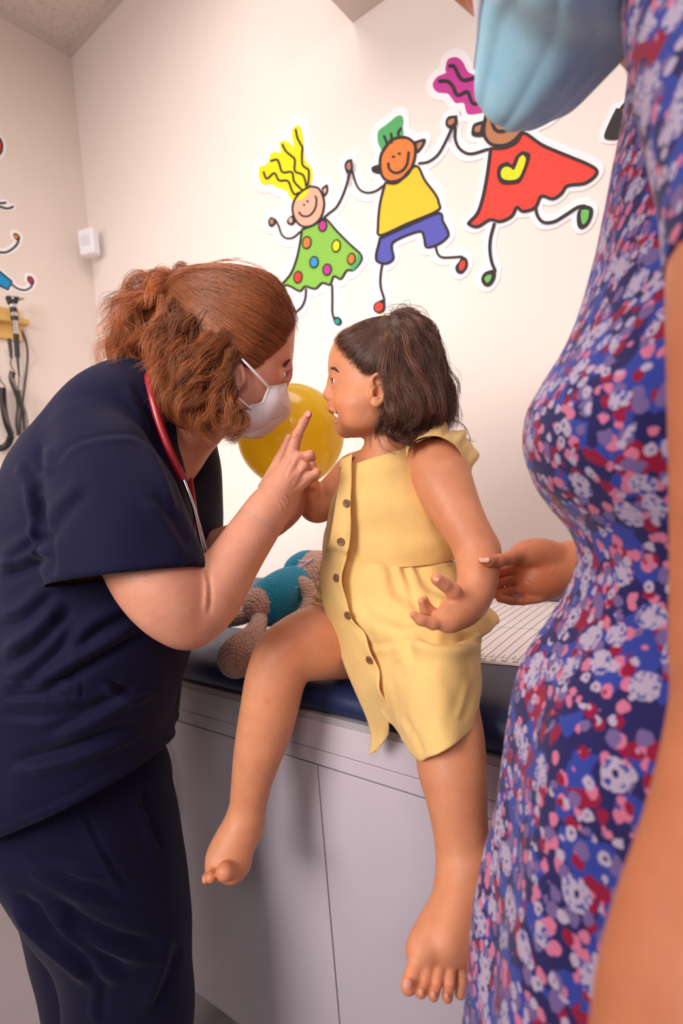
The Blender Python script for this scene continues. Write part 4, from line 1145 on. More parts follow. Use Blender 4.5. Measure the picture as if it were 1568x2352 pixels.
# shoulder ruffles
inn = [(934, 1050, .838), (939, 1028, .826), (958, 1009, .815), (988, 1001, .810), (1018, 1006, .812), (1048, 1026, .822), (1068, 1060, .838), (1080, 1098, .852)]
out = [(936, 1022, .855), (951, 1000, .85), (974, 981, .85), (1003, 972, .855), (1034, 984, .862), (1064, 997, .872), (1090, 1028, .882), (1085, 1088, .88)]
C = []
for a, b in zip(inn, out):
    a, b = np.array(a), np.array(b); C.append([P(*a), P(*(a*.6+b*.4+[0, -3, -.006])), P(*b)])
V, F, (R_, K_) = gridmesh(C, 6, 10)
rr, cc = np.divmod(np.arange(R_*K_), K_); N = vnorm(V, F); N *= np.sign(-(N@FW).mean())
V = V+N*((cc/(K_-1))*.0045*np.sin(rr*.42)+(cc/(K_-1))*.002*np.sin(rr*.9+1))[:, None]
rf = mesh_np('shoulder_ruffle', V, F, M_yel, dress); solid(rf, .0014, 0)
C = [[P(*q) for q in r] for r in [[(812, 1048, .92), (806, 1046, .945), (800, 1052, .97)], [(798, 1056, .91), (786, 1056, .94), (778, 1060, .97)], [(790, 1076, .91), (780, 1074, .94), (776, 1076, .975)]]]
V, F, _ = gridmesh(C, 6, 8); rf2 = mesh_np('shoulder_ruffle', V, F, M_yel, dress); solid(rf2, .0014, 0)
# buttons
nt = NT('wood_button'); v = nt.coord(); M_btn = set_p(nt, nt.ramp(nt.noise(500, 4, v).outputs['Fac'], [(.35, lin((92, 58, 44))), (.65, lin((150, 108, 84)))]), .5)
M_hole = flat('button_hole', (40, 24, 18), .8)
for px, py, d, nx in ((796, 1156, .8535, .35), (783, 1244, .8560, .45), (773, 1327, .872, .5), (799, 1413, .8475, .4), (849, 1515, .814, .65)):
    i0 = np.argsort(np.hypot(PLQ[:, 0]-px, PLQ[:, 1]-py))[:6]; i0 = i0[np.argmin(PLQ[i0, 2])]
    d = PLQ[i0, 2]; r = m2(9.2, d); n = PLN[i0]-FW*.3; n /= np.linalg.norm(n); c = P(px, py, d)+n*.0014
    mb = MB(); mb.lathe(c, n, [(0, r), (.0012, r), (.0020, r*.9), (.0017, r*.72), (.0014, r*.5), (.0014, r*.01)], 20); b = mb.build('button', M_btn, dress, smooth=True)
    mb = MB(); u = np.cross(n, UP); u /= np.linalg.norm(u); w2 = np.cross(n, u)
    for a in range(4):
        q = c+n*.0013+(u*math.cos(a*1.571+.78)+w2*math.sin(a*1.571+.78))*r*.32
        mb.lathe(q, n, [(0, r*.13), (.0004, r*.12), (.00045, r*.01)], 8)
    mb.build('thread_holes', M_hole, b)
# ------------------------------------------------------------------ dark half-tied hair
M_hairG = hairmat('dark_brown_hair', (92, 58, 44), .36, .6)
hair = empty('hair', P(905, 740, .9)); hair.parent = girl; hair.location = Vector(P(905, 740, .9))-girl.location
f = Field([P(740, 850, .9)[0]-.02, .74, P(900, 1040, .86)[2]-.03], [P(1060, 850, .9)[0]+.05, 1.06, P(900, 700, .86)[2]+.04], .0028)
hl = np.array([(740, 742), (768, 792), (790, 826), (820, 852), (846, 862), (880, 858), (898, 880), (900, 940), (905, 1010)], float)
def lim(hx, hy, hz):   # positive (removed) in front of the hairline
    xl = np.interp(hy, hl[:, 1][np.argsort(hl[:, 1])], hl[:, 0][np.argsort(hl[:, 1])])
    return (xl+16-hx)*.7
HG.put(f, 6, .003, 'u', lim)
f.limb([(915, 745, .90, 20), (945, 775, .90, 34), (968, 830, .90, 44), (976, 890, .895, 50), (968, 945, .89, 50), (935, 975, .885, 34), (905, 985, .88, 20)], k=.012)
f.limb([(960, 900, .93, 50), (985, 960, .93, 42)], k=.01)
V, F = f.mesh(); V = relax(V, F, 3, .5)
mesh_np('hair_cap', V, F, hairmat('dark_hair_base', (44, 26, 20), .9, .1), hair)
rng = np.random.default_rng(5)
paths = []; tints = []
def addp(ps, lo_=.7, hi_=1.5, warm=0):
    base = rng.uniform(lo_, hi_)
    for p in ps:
        paths.append(p); k = base*rng.uniform(.75, 1.3); tints.append((k*(1+warm), k, k*(1-.2*warm)))
tie = (884, 737)
hs = np.vstack([crom(hl[1:6], 10), crom(hl[3:6], 10)])
for i in range(2200):       # swept from the hairline up to the tie
    q = hs[rng.integers(len(hs))]+rng.normal(size=2)*[4, 4]+[abs(rng.normal())*8, -abs(rng.normal())*8]
    s = np.linspace(0, 1, 12); tgt = np.array(tie)+rng.normal(size=2)*[5, 4]
    bow = rng.normal()*4-8*(q[1] > 820)
    x = q[0]+(tgt[0]-q[0])*s; y = q[1]+(tgt[1]-q[1])*s
    y = y+bow*np.sin(np.pi*s)*.6; x = x-bow*np.sin(np.pi*s)*.4
    side = 1 if rng.uniform() < .8 else -1
    off = 8+3*rng.uniform()+2*s
    off = off*np.clip(.3+s*4, 0, 1)
    addp([HG.pt(x, y, side, off) if i % 3 else HG._pt(x, y+6, side, off)], .6, 1.8)
for i in range(500):       # crown and behind the tie
    q = np.array([rng.uniform(870, 1000), 0]); q[1] = np.interp(q[0], [890, 950, 1000], [860, 850, 830])+rng.normal()*12
    s = np.linspace(0, 1, 10); tgt = np.array([896, 738])
    x = q[0]+(tgt[0]-q[0])*s; y = q[1]+(tgt[1]-q[1])*s
    addp([HG._pt(x, y+8, 1 if i % 4 else -1, 7+rng.uniform()*2)], .5, 1.1)
G = [ # long locks from the tie
 [(890, 738, .885), (925, 716, .88), (965, 738, .875), (995, 790, .87), (1008, 850, .87), (1030, 910, .87), (1024, 985, .87)],
 [(890, 738, .88), (920, 724, .87), (955, 750, .86), (985, 800, .855), (1000, 870, .85), (1018, 930, .85), (1010, 985, .85)],
 [(890, 740, .875), (915, 735, .86), (945, 765, .85), (970, 820, .84), (988, 880, .835), (1000, 940, .835), (985, 990, .84)],
 [(888, 740, .872), (908, 748, .85), (928, 785, .838), (945, 840, .828), (968, 890, .823), (980, 940, .825), (960, 985, .835)],
 [(888, 742, .87), (900, 765, .842), (912, 810, .83), (925, 860, .823), (950, 905, .818), (965, 950, .822), (938, 990, .832)],
 [(886, 744, .868), (893, 775, .838), (898, 830, .826), (910, 880, .82), (935, 920, .815), (945, 960, .82), (915, 985, .83)],
 [(886, 744, .868), (890, 790, .832), (893, 850, .824), (903, 905, .82), (925, 945, .818), (920, 980, .822), (895, 985, .826), (885, 970, .826)],
 [(893, 880, .828), (898, 920, .82), (908, 955, .818), (900, 985, .822), (880, 990, .83)],
 [(900, 735, .90), (940, 722, .91), (980, 755, .92), (1003, 820, .925), (1025, 890, .925), (1036, 950, .92), (1028, 990, .91)],
 [(900, 735, .91), (935, 728, .94), (970, 765, .96), (995, 830, .97), (1015, 900, .97), (1020, 970, .96)]]
for gi, g in enumerate(G):
    gw = [P(x, y, d-(.024 if (d < .862 and 748 < y < 965) else 0)) for x, y, d in g]
    for _ in range(13):
        g2 = [p+rng.normal(size=3)*(.002+.006*j/len(gw)) for j, p in enumerate(gw)]
        addp(lock(g2, 30, (.003, .009), rng, 26, curl=.0035*(gi > 0), freq=1.6+rng.uniform()*.6, jitter=.0008), .6, 1.7, .12*(rng.uniform() < .4))
curls = [[(905, 955, .82), (890, 975, .815), (895, 1000, .815), (920, 1008, .82), (935, 990, .825), (920, 975, .825)], [(925, 970, .818), (915, 1000, .815), (940, 1012, .818), (962, 995, .825), (950, 978, .83)], [(955, 960, .82), (945, 992, .818), (968, 1004, .822), (985, 985, .83)],
         [(893, 930, .825), (880, 965, .82), (868, 990, .83), (872, 1010, .835)], [(1000, 960, .84), (1012, 990, .845), (1000, 1005, .85), (985, 998, .85)]]
for c in curls:
    for _ in range(5):
        g2 = [P(*q)+rng.normal(size=3)*.003 for q in c]
        addp(lock(g2, 22, (.004, .005), rng, 24, jitter=.001), .6, 1.5)
for c in ([(895, 905, .822), (888, 945, .815), (868, 960, .815), (852, 995, .82), (850, 1030, .83)], [(890, 925, .82), (870, 968, .815), (862, 990, .82), (880, 1030, .83), (910, 1045, .835)], [(895, 890, .825), (893, 925, .82), (873, 955, .818), (866, 985, .82)], [(905, 975, .82), (895, 1010, .825), (925, 1040, .83)],
          [(1020, 960, .88), (1060, 975, .88), (1078, 1005, .88), (1070, 1020, .88)], [(1000, 990, .88), (1045, 1000, .9), (1080, 1010, .9), (1090, 1012, .9)]):
    for _ in range(5): addp([crom([P(*q)+rng.normal(size=3)*.0018 for q in c], 6)], .7, 1.2)
for _ in range(60):       # fly-aways
    i = rng.integers(len(G)); g = [P(*q)+rng.normal(size=3)*.010 for q in G[i]]
    addp([crom(g, 4)], .8, 1.6)
for p in range(0):
    s = np.linspace(0, 1, 6); y0 = 846+rng.normal()*2.5; x0 = 756+rng.uniform()*17
    addp([np.stack([HG.pt(np.array(x0+6*j*.3+0), np.array(y0+(x0-756)*(x0-762)*.05+j*.6), 1, 1.2) for j in range(6)])], .5, .9)
strands('strands', paths, np.where(np.array([len(p) for p in paths]) == 12, .00026, .00032), M_hairG, hair, np.array(tints, np.float32))
lash = []
for k in range(16):
    z = 30+ (k-6)*1.6; b = hp(766+.02*(k-6)**2*.3, 869.5, z); lash.append(crom([b, b-RT*.003+UP*.0004, b-RT*.0052+UP*.0022], 4))
strands('eyelashes', lash, .0003, M_hairG, girl, np.full((len(lash), 3), .3, np.float32))
brow = []
for k in range(70):
    u = rng.uniform(); x0 = 757+u*16; y0 = 850-9*math.sin(u*2.0+.35)+9*u+rng.normal()*1.6
    jj = np.arange(5); brow.append(HG.pt(x0+jj*1.7, y0+jj*(.2+u*.9), 1, 1.0))
strands('eyebrow', brow, .00022, M_hairG, girl, np.full((len(brow), 3), .9, np.float32))
M_tie = cloth('yellow_hair_tie', (238, 224, 92), .9, 500, .06, .4, .6)
mb = MB(); ct = P(881, 739, .893); aT = (RT*.9+UP*.25); aT /= np.linalg.norm(aT); uT = np.cross(aT, FW); uT /= np.linalg.norm(uT); wT = np.cross(aT, uT)
pts = [ct+(math.cos(a)*uT*m2(13, .9)+math.sin(a)*wT*m2(14, .9))*(1+.06*math.sin(7*a))+aT*.0012*math.sin(5*a) for a in np.linspace(0, 6.2832, 61)]
mb.tube(pts, m2(5.2, .9)*(1+.16*np.sin(np.arange(61)*1.9)), 10, False); mb.build('hair_tie', M_tie, hair, smooth=True)
# ------------------------------------------------------------------ the doctor leaning in from the left
M_skinD = skin('doctor_skin', (206, 142, 116), freckle=.3)
DD = .90
doc = empty('person', hit(290, 2660, [0, 0, 0], E3)*[1, 1, 0], 'woman with curly auburn ponytail in navy scrubs and white mask, leaning in with raised finger', 'person')
HD = Head(540, 800, DD, [
    (624, 500, 540, 6), (632, 450, 590, 38), (646, 425, 621, 62), (670, 400, 646, 84), (698, 387, 663, 98), (721, 382, 672, 104), (745, 380, 677, 107), (770, 380, 676, 108),
    (800, 384, 674, 108), (826, 390, 671, 107), (842, 396, 666, 106), (856, 402, 660, 105), (875, 410, 656, 104), (900, 420, 652, 100), (925, 432, 648, 95), (948, 450, 640, 89), (970, 475, 622, 80), (988, 505, 604, 62), (1000, 540, 588, 30)], 1, turn=.05)
# (front/back are given left to right: for a face to the right the 'front' is the larger x)
HD.t[:, [1, 2]] = HD.t[:, [2, 1]]
f = Field([-.68, .62, .42], [.02, 1.20, 1.66], .0030)
hq = HD.at; m9 = lambda r: m2(r, DD)
HD.put(f, 0, .01)
AD = np.array([HD.ax, HD.ay, HD.az])
for sd in (1, -1):
    f.ell(hq(663, 866, sd*30), [m9(13), m9(9), m9(18)], None, .006, 's')
    f.ell(hq(641, 860, sd*33), [m9(17.5)]*3, None, .004)
    f.ell(hq(657, 859, sd*35), [m9(10), m9(4.6), m9(15)], AD, .0015, 's')
    f.ell(hq(656, 838, sd*26), [m9(12), m9(9), m9(24)], None, .008)
f.cap(hq(656, 862, 0), hq(650, 892, 0), m9(9), m9(9), .008)
# ear, partly under the hair
ed = DD-m9(104)
Ae = np.array([math.cos(.2)*RT+math.sin(.2)*FW, -UP, -FW])
eQ = lambda x, y, dz=0: P(x, y, ed-dz)
f.ell(eQ(545, 862, .003), [m2(19, ed), m2(34, ed), .0075], Ae, .0025)
f.ell(eQ(548, 866, .011), [m2(12, ed), m2(24, ed), .006], Ae, .002, 's')
f.cap(eQ(560, 868, .003), eQ(560, 876, .003), m2(6, ed), m2(6, ed), .003)
# neck and trunk (inside the scrubs)
f.limb([(480, 900, .905, 78), (445, 955, .915, 68), (405, 1005, .93, 68), (360, 1060, .94, 82)], k=.02)
f.limb([(300, 1050, .93, 110), (250, 1180, .93, 150), (220, 1400, .93, 160), (185, 1600, .94, 165), (175, 1750, .94, 165)], k=.03)
f.limb([(225, 1070, .82, 66), (330, 1040, .93, 80), (350, 1070, 1.04, 62)], k=.03)
f.limb([(185, 1750, .94, 150), (240, 1950, .92, 130), (272, 2150, .91, 105)], k=.03)
# near arm
f.limb([(235, 1075, .81, 70), (290, 1190, .775, 78), (348, 1300, .748, 88), (392, 1370, .740, 78), (428, 1422, .744, 56)], k=.02)
f.ball(438, 1440, .745, 40, .02)
f.limb([(440, 1425, .748, 52), (476, 1385, .757, 60), (510, 1330, .77, 56), (562, 1250, .79, 49), (606, 1185, .808, 43), (632, 1148, .82, 37)], k=.014)
def fing(pts, k=.003):
    for a, b in zip(pts[:-1], pts[1:]): f.cap(P(*a[:3]), P(*b[:3]), m2(a[3], a[2]), m2(b[3], b[2]), k)
# far forearm and hand
f.limb([(380, 1200, 1.06, 60), (455, 1262, 1.03, 40), (520, 1248, 1.0, 35), (600, 1212, .97, 32), (650, 1184, .955, 28)], k=.012)
f.limb([(650, 1184, .955, 28), (668, 1165, .945, 26), (676, 1140, .935, 24)], k=.008)
for j, (x, y) in enumerate(((662, 1098), (670, 1092), (680, 1094), (690, 1102))):
    fing([(664+5*j, 1140, .935, 11), (x, y+18, .925, 9.5), (x+6, y, .92, 9), (x+12, y+12, .912, 8.5)], .003)
fing([(655, 1160, .94, 14), (650, 1130, .93, 10), (660, 1108, .92, 9)], .004)
Vb, Fb = f.mesh(); Vb = relax(Vb, Fb, 2, .4)
# the pointing hand at a finer pitch, welded to the forearm
pts_ = np.array([P(540, 1260, .80), P(620, 1100, .80), P(735, 930, .80), P(620, 1100, .86), P(735, 1130, .86), P(620, 1200, .80)])
f = Field(pts_.min(0)-.05, pts_.max(0)+.04, .0016)
f.limb([(510, 1330, .77, 56), (562, 1250, .79, 49), (606, 1185, .808, 43), (632, 1148, .82, 37)], k=.014)
for a, b in (((640, 1125, .822, 24), (670, 1048, .822, 16.5)), ((648, 1125, .820, 25), (686, 1056, .818, 15)), ((652, 1130, .820, 23), (698, 1074, .817, 14)), ((656, 1138, .822, 22), (705, 1098, .82, 13))):
    f.cap(P(*a[:3]), P(*b[:3]), m2(a[3], a[2]), m2(b[3], b[2]), .008)
f.limb([(632, 1148, .822, 36), (648, 1115, .824, 34), (668, 1085, .826, 28)], k=.008)
f.cap(P(614, 1122, .838), P(642, 1058, .848), m2(22, .84), m2(14, .84), .008)
fing([(642, 1058, .848, 14), (655, 1028, .850, 11), (664, 1005, .848, 9)], .003)
fing([(670, 1046, .822, 16), (675, 1024, .820, 13.5), (684, 997, .818, 11.5), (697, 970, .817, 10.5), (708, 951, .817, 9)], .003)
f.ball(682, 999, .816, 10.8, .004)
fing([(685, 1054, .818, 14), (712, 1045, .811, 11.5), (716, 1051, .83, 10), (700, 1064, .845, 9)], .0022)
fing([(699, 1073, .818, 12), (716, 1068, .817, 9.5), (716, 1076, .834, 9), (702, 1084, .845, 9)], .0016)
fing([(705, 1097, .82, 12), (727, 1085, .812, 10.2), (724, 1095, .832, 9), (708, 1106, .845, 8)], .0016)
for q in ((684, 1050, .812, 12), (699, 1070, .810, 10.5), (707, 1095, .814, 9.5), (668, 1045, .815, 11)): f.ball(*q, .006)
for a, b in (((645, 1115, .805), (676, 1062, .808)), ((652, 1120, .804), (692, 1078, .807)), ((640, 1110, .806), (664, 1060, .810))): f.cap(P(*a), P(*b), .0022, .0028, .006)
V, F = f.mesh(); V = relax(V, F, 2, .35)
ca_ = P(590, 1209, .8025); cd_ = P(606, 1185, .808)-P(562, 1250, .79); cd_ /= np.linalg.norm(cd_)
Qb = proj(Vb); sb_ = (Vb-ca_)@cd_; reg_ = (np.hypot(*(Qb[:, :2]-[650, 1110]).T) < 175) & (Qb[:, 1] > 1090) & (Qb[:, 2] < .90)
Vb = Vb-vnorm(Vb, Fb)*(.0009*np.clip(sb_/.006, 0, 1)*reg_)[:, None]
Vb, Fb, _ = keep_faces(Vb, Fb, ~(reg_ & (sb_ > .007)))
sf_ = (V-ca_)@cd_; V = V-vnorm(V, F)*(.0009*np.clip((.003-sf_)/.006, 0, 1))[:, None]
V, F, _ = keep_faces(V, F, sf_ > -.004)
V = folds(V, F, [([(672, 996), (684, 1001), (694, 1003)], .0009, 2.4), ([(673, 1003), (684, 1007), (692, 1008)], .0008, 2.2), ([(674, 990), (685, 994), (694, 996)], .0006, 2), ([(688, 969), (697, 973), (706, 975)], .0006, 2.2),
   ([(655, 1135), (667, 1150), (663, 1168)], .0014, 3.5), ([(648, 1142), (658, 1156), (661, 1174)], .0012, 3.5), ([(640, 1146), (650, 1162), (652, 1178)], .0008, 3), ([(694, 1052), (704, 1060), (712, 1063)], .0016, 2.4), ([(700, 1080), (712, 1080), (720, 1078)], .0014, 2.4), ([(664, 1120), (684, 1085), (694, 1064)], .0007, 4), ([(650, 1100), (664, 1070), (676, 1052)], .0007, 4), ([(668, 1128), (690, 1108), (700, 1098)], .0006, 4)])
Va = np.vstack([Vb, V]); F = np.vstack([Fb, F+len(Vb)]); V = Va
t = np.ones((len(V), 3), np.float32)
t *= tintmap(V, [(P(708, 950, .812), m2(22, .82), (1.05, .86, .84)), (P(684, 997, .81), m2(16, .82), (1.0, .88, .85)), (P(690, 1060, .81), m2(34, .82), (1.0, .90, .87)), (P(725, 1087, .815), m2(18, .82), (1.02, .88, .86)),
    (P(438, 1440, .72), m2(50, .74), (1.0, .90, .88)), (P(440, 1400, .70), m2(6, .74), (1.0, .72, .68)), (hq(640, 890, 60), m9(40), (1.02, .92, .9))])
N_ = vnorm(V, F)
V = folds(V, F, [([(470, 1296), (481, 1345), (479, 1412)], .0032, 5),
    ([(622, 866), (636, 864), (648, 866)], .0008, 2.2), ([(620, 874), (636, 870), (648, 872)], .0008, 2.2), ([(625, 882), (638, 877), (650, 877)], .0006, 2.2)])
mesh_np('body', V, F, M_skinD, doc, True, t)
for sd in (1, -1): eyeball(hq(641, 860, sd*33), m9(15.5), RT*1.0+UP*.05-FW*.05, doc)
nail('fingernail', P(707.5, 951, .8085), -FW+UP*.25-RT*.1, RT*.5+UP, m2(11, .82), m2(13, .82), flat('nail_doctor', (226, 150, 150), .3, spec=.5, var=.01), doc)
mb = MB(); pe = eQ(546, 893, .010)
mb.lathe(pe, -FW, [(0, .0022), (.001, .0028), (.002, .002), (.0024, .0002)], 12); mb.build('earring', flat('earring_stone', (226, 214, 226), .1, spec=.8), doc, smooth=True)
# ------------------------------------------------------------------ scrubs
def navy(name, rgb):
    nt = NT(name); v = nt.coord(); c = lin(rgb)
    n = nt.noise(7, 3, v); col = nt.ramp(n.outputs['Fac'], [(.3, tuple(x*.95 for x in c[:3])+(1,)), (.7, tuple(x*1.05 for x in c[:3])+(1,))])
    set_p(nt, col, .75, spec=.12, sheen=.05); nt.bump(nt.noise(1300, 2, v).outputs['Fac'], .15, .0006); return nt.m
M_navy = navy('navy_scrub', (13, 10, 40))
f = Field([-.72, .58, .30], [-.10, 1.24, 1.58], .0042)
f.limb([(165, 1900, .90, 205), (172, 1760, .895, 200), (178, 1600, .89, 190), (222, 1450, .885, 194), (228, 1250, .88, 194), (228, 1115, .872, 172), (292, 966, .89, 94)], k=.03)
f.limb([(185, 1900, 1.02, 175), (190, 1700, 1.02, 168), (225, 1450, 1.04, 170), (302, 1260, 1.05, 163), (342, 1125, 1.04, 130), (372, 1010, 1.0, 80)], k=.06)
f.limb([(372, 1060, 1.06, 90), (385, 1180, 1.09, 92), (390, 1255, 1.08, 86)], k=.03)
f.limb([(250, 965, .85, 105), (330, 940, .92, 90), (375, 985, .99, 80)], k=.04)
# near sleeve with a clean hem
hA, hB = P(120, 1344, .72), P(470, 1300, .72); hn = np.cross(hB-hA, FW+UP*-.15); hn /= np.linalg.norm(hn)
if hn@UP > 0: hn = -hn
SL = crom(np.array([[*P(a, b, d), m2(r, d)] for a, b, d, r in [(212, 1020, .795, 106), (242, 1112, .765, 134), (268, 1220, .748, 160), (292, 1340, .738, 176), (310, 1420, .735, 186)]]), 5)
def sleeve(x, y, z):
    best = None
    for i in range(len(SL)-1):
        a, b = SL[i, :3], SL[i+1, :3]; ba = b-a
        px, py, pz = x-a[0], y-a[1], z-a[2]
        tt = np.clip((px*ba[0]+py*ba[1]+pz*ba[2])/(ba@ba), 0, 1)
        qx, qy, qz = px-tt*ba[0], py-tt*ba[1], pz-tt*ba[2]
        dep = (qx*FW[0]+qy*FW[1]+qz*FW[2])
        d = np.sqrt(qx**2+qy**2+qz**2+dep**2*.9)-(SL[i, 3]+(SL[i+1, 3]-SL[i, 3])*tt)
        best = d if best is None else np.minimum(best, d)
    pl_ = (x-hA[0])*hn[0]+(y-hA[1])*hn[1]+(z-hA[2])*hn[2]
    return np.maximum(best, pl_)
f.put(sleeve, SL[:, :3].min(0)-.16, SL[:, :3].max(0)+.16, .010)
# neck opening
f.limb([(400, 850, .93, 88), (415, 920, .93, 74), (432, 1010, .93, 52), (446, 1090, .93, 26), (454, 1150, .92, 10)], k=.004, op='s')
# hem of the shirt
pA, pB = P(0, 1914, .76), P(300, 1772, .80); pn = np.cross(pB-pA, FW-UP*.05); pn /= np.linalg.norm(pn)
if pn@UP > 0: pn = -pn
f.put(lambda x, y, z: (x-pA[0])*pn[0]+(y-pA[1])*pn[1]+(z-pA[2])*pn[2], [-.72, .58, .30], [-.10, 1.24, 1.0], 0, 'i')
V, F = f.mesh()
V = relax(V, F, 3, .5)
pd = (V-pA)@pn; sd_ = (V-hA)@hn
q = proj(V)
cap1 = pd > -.0045
ax_ = np.linalg.norm(np.cross(V-SL[-6, :3], (SL[-1, :3]-SL[-6, :3])/np.linalg.norm(SL[-1, :3]-SL[-6, :3])), axis=1)
cap2 = (np.abs(sd_) < .0045) & (ax_ < .108) & (q[:, 2] < .86)
V[cap1] -= pn*pd[cap1][:, None]; V[cap2] -= hn*sd_[cap2][:, None]
V, F, us_ = keep_faces(V, F, ~(cap1 | cap2)); h1_, h2_ = cap1[us_], cap2[us_]
N = vnorm(V, F)
V = V+N*(wav(V, 31, 14, .0030, 8, (1, 1, .7))+wav(V, 33, 38, .0012, 8))[:, None]
V = folds(V, F, [
  ([(165, 1390), (110, 1460), (20, 1530)], .012, 16), ([(180, 1420), (120, 1510), (20, 1600)], .008, 16), ([(345, 1445), (250, 1500), (120, 1575), (60, 1600)], .012, 15), ([(330, 1400), (240, 1440), (170, 1500)], .007, 14),
  ([(118, 1270), (70, 1300), (5, 1325)], .012, 13), ([(120, 1220), (60, 1270), (10, 1300)], .006, 14), ([(128, 1360), (60, 1420), (0, 1440)], .007, 14),
  ([(80, 1110), (100, 1200), (122, 1330)], .010, 10), ([(52, 1060), (75, 1095), (95, 1135)], .006, 10),
  ([(0, 1560), (80, 1562), (187, 1562)], .005, 5), ([(10, 1602), (90, 1598), (187, 1600)], .006, 6), ([(187, 1560), (184, 1600), (182, 1605)], .004, 4),
  ([(100, 1680), (200, 1640), (330, 1560)], .008, 13), ([(20, 1755), (160, 1720), (320, 1660)], .010, 13), ([(0, 1640), (120, 1645), (250, 1610)], .004, 10), ([(240, 1560), (300, 1590), (355, 1575)], .006, 9),
  ([(120, 1080), (170, 1020), (270, 998), (330, 1010), (400, 1075)], .0018, 7), ([(95, 1095), (90, 1050), (95, 1020)], .006, 12),
  ([(130, 1320), (300, 1318), (468, 1280)], .0012, 6), ([(300, 880), (330, 930), (355, 1000)], .004, 10), ([(340, 1000), (390, 1090), (420, 1180)], .005, 12), ([(210, 1120), (150, 1180), (110, 1250)], .004, 14), ([(350, 1130), (400, 1200), (440, 1270)], .004, 14), ([(0, 1890), (150, 1830), (300, 1745)], .0014, 6)])
hm_ = (h1_ | h2_).astype(float)
V = relax(V, F, 3, .5, np.clip(hm_+0, 0, 1))          # even out the hem lines
V[h1_] -= pn*((V[h1_]-pA)@pn)[:, None]; V[h2_] -= hn*((V[h2_]-hA)@hn)[:, None]
top = mesh_np('scrub_top', V, F, M_navy, doc); solid(top, .0015, 0)
f = Field([-.74, .55, .0], [-.05, 1.30, .86], .0050)
f.limb([(165, 1740, .925, 172), (178, 1840, .92, 176), (212, 1930, .915, 168), (254, 2040, .91, 147), (284, 2130, .905, 126), (292, 2240, .90, 116), (300, 2360, .90, 122), (306, 2560, .90, 112), (306, 2800, .90, 100)], k=.03)
f.limb([(200, 1780, 1.02, 165), (205, 1900, 1.04, 146), (218, 2060, 1.05, 124), (238, 2180, 1.05, 108), (258, 2300, 1.05, 104), (276, 2420, 1.05, 98), (292, 2640, 1.05, 90)], k=.05)
f.put(lambda x, y, z: (.03-z)+0*x+0*y, [-.74, .55, 0], [-.05, 1.3, .12], 0, 'i')
V, F = f.mesh(); V = relax(V, F, 2, .5)
V, F, _ = keep_faces(V, F, V[:, 2] > .036)
N = vnorm(V, F); V = V+N*(wav(V, 41, 14, .0030, 8, (1, 1, 1.4))+wav(V, 43, 34, .0012, 8))[:, None]
V = folds(V, F, [([(60, 1960), (180, 2030), (290, 2060)], .007, 14), ([(110, 2060), (210, 2130), (320, 2165), (380, 2160)], .011, 17), ([(140, 2110), (230, 2190), (300, 2230)], .009, 16), ([(180, 1840), (240, 1960), (302, 2062)], .0024, 7), ([(240, 2240), (235, 2290), (232, 2352)], .005, 10), ([(412, 2160), (390, 2240), (350, 2330)], .007, 14), ([(90, 1960), (200, 1985), (330, 1980)], .005, 12),
   ([(40, 2050), (110, 2130), (200, 2210), (230, 2260)], .014, 14), ([(318, 1800), (345, 1880), (372, 1960)], .006, 9)])
pants = mesh_np('scrub_trousers', V, F, M_navy, doc); solid(pants, .002, -1)
M_shoe = flat('white_clog', (216, 212, 210), .5)
for (x, y, d) in ((302, 2790, .90), (285, 2640, 1.05)):
    c = P(x, y, d)*[1, 1, 0]; fd = np.array([.9, .43, 0])
    f = Field(c-[.09, .09, .02], c+[.26, .20, .13], .005)
    f.cap(c+E3*.042, c+fd*.15+E3*.036, .042, .036, .01)
    f.put(lambda x, y, z: (.001-z)+0*x+0*y, c-[.1, .1, .02], c+[.26, .2, .13], 0, 'i')
    V, F = f.mesh(); mesh_np('shoe', V, F, M_shoe, doc)
# ------------------------------------------------------------------ white face mask
M_mask = cloth('white_mask_fabric', (226, 214, 216), .85, 700, .02, .1, .25)
M_mink = flat('mask_stitch', (150, 132, 134), .8)
mz = lambda x, y, z: P(x, y, DD-z*DD/FPX)
MR = [[(616, 887, 78), (640, 884, 55), (654, 879, 20), (657, 879, 0)], [(607, 906, 81), (642, 904, 60), (659, 904, 20), (661, 905, 0)], [(598, 924, 84), (640, 928, 62), (662, 936, 20), (665, 940, 0)],
      [(570, 934, 87), (622, 950, 64), (652, 956, 18), (656, 957, 0)], [(560, 966, 82), (600, 978, 58), (628, 984, 18), (632, 984, 0)], [(548, 1002, 56), (578, 1007, 36), (598, 1004, 12), (601, 1003, 0)]]
C = []
for r in MR:
    near = [mz(*q) for q in r]; mid = near[-1]
    far = []
    for q in near[:-1][::-1]:
        v = q-HD.C; far.append(q-2*HD.az*(v@HD.az)+UP*(.016 if r is MR[5] else .009 if r is MR[4] else 0))
    C.append(near+far)
V, F, (R_, K_) = gridmesh(C, 8, 8)
N = vnorm(V, F); N *= np.sign((N@RT).mean())
V = V+N*wav(V, 51, 70, .0006, 6)[:, None]
V = folds(V, F, [([(560, 1000), (600, 985), (645, 950)], .0012, 4), ([(640, 905), (648, 890), (656, 884)], .001, 4)])
msk = mesh_np('face_mask', V, F, M_mask, doc); solid(msk, .0012, 0)
G_ = V.reshape(R_, K_, 3)
def gpt(r, c):
    r0, c0 = int(r), int(c); fr_, fc = r-r0, c-c0; r1_, c1 = min(r0+1, R_-1), min(c0+1, K_-1)
    p = (1-fr_)*((1-fc)*G_[r0, c0]+fc*G_[r0, c1])+fr_*((1-fc)*G_[r1_, c0]+fc*G_[r1_, c1])
    return p
Nn = N.reshape(R_, K_, 3)
mb = MB()
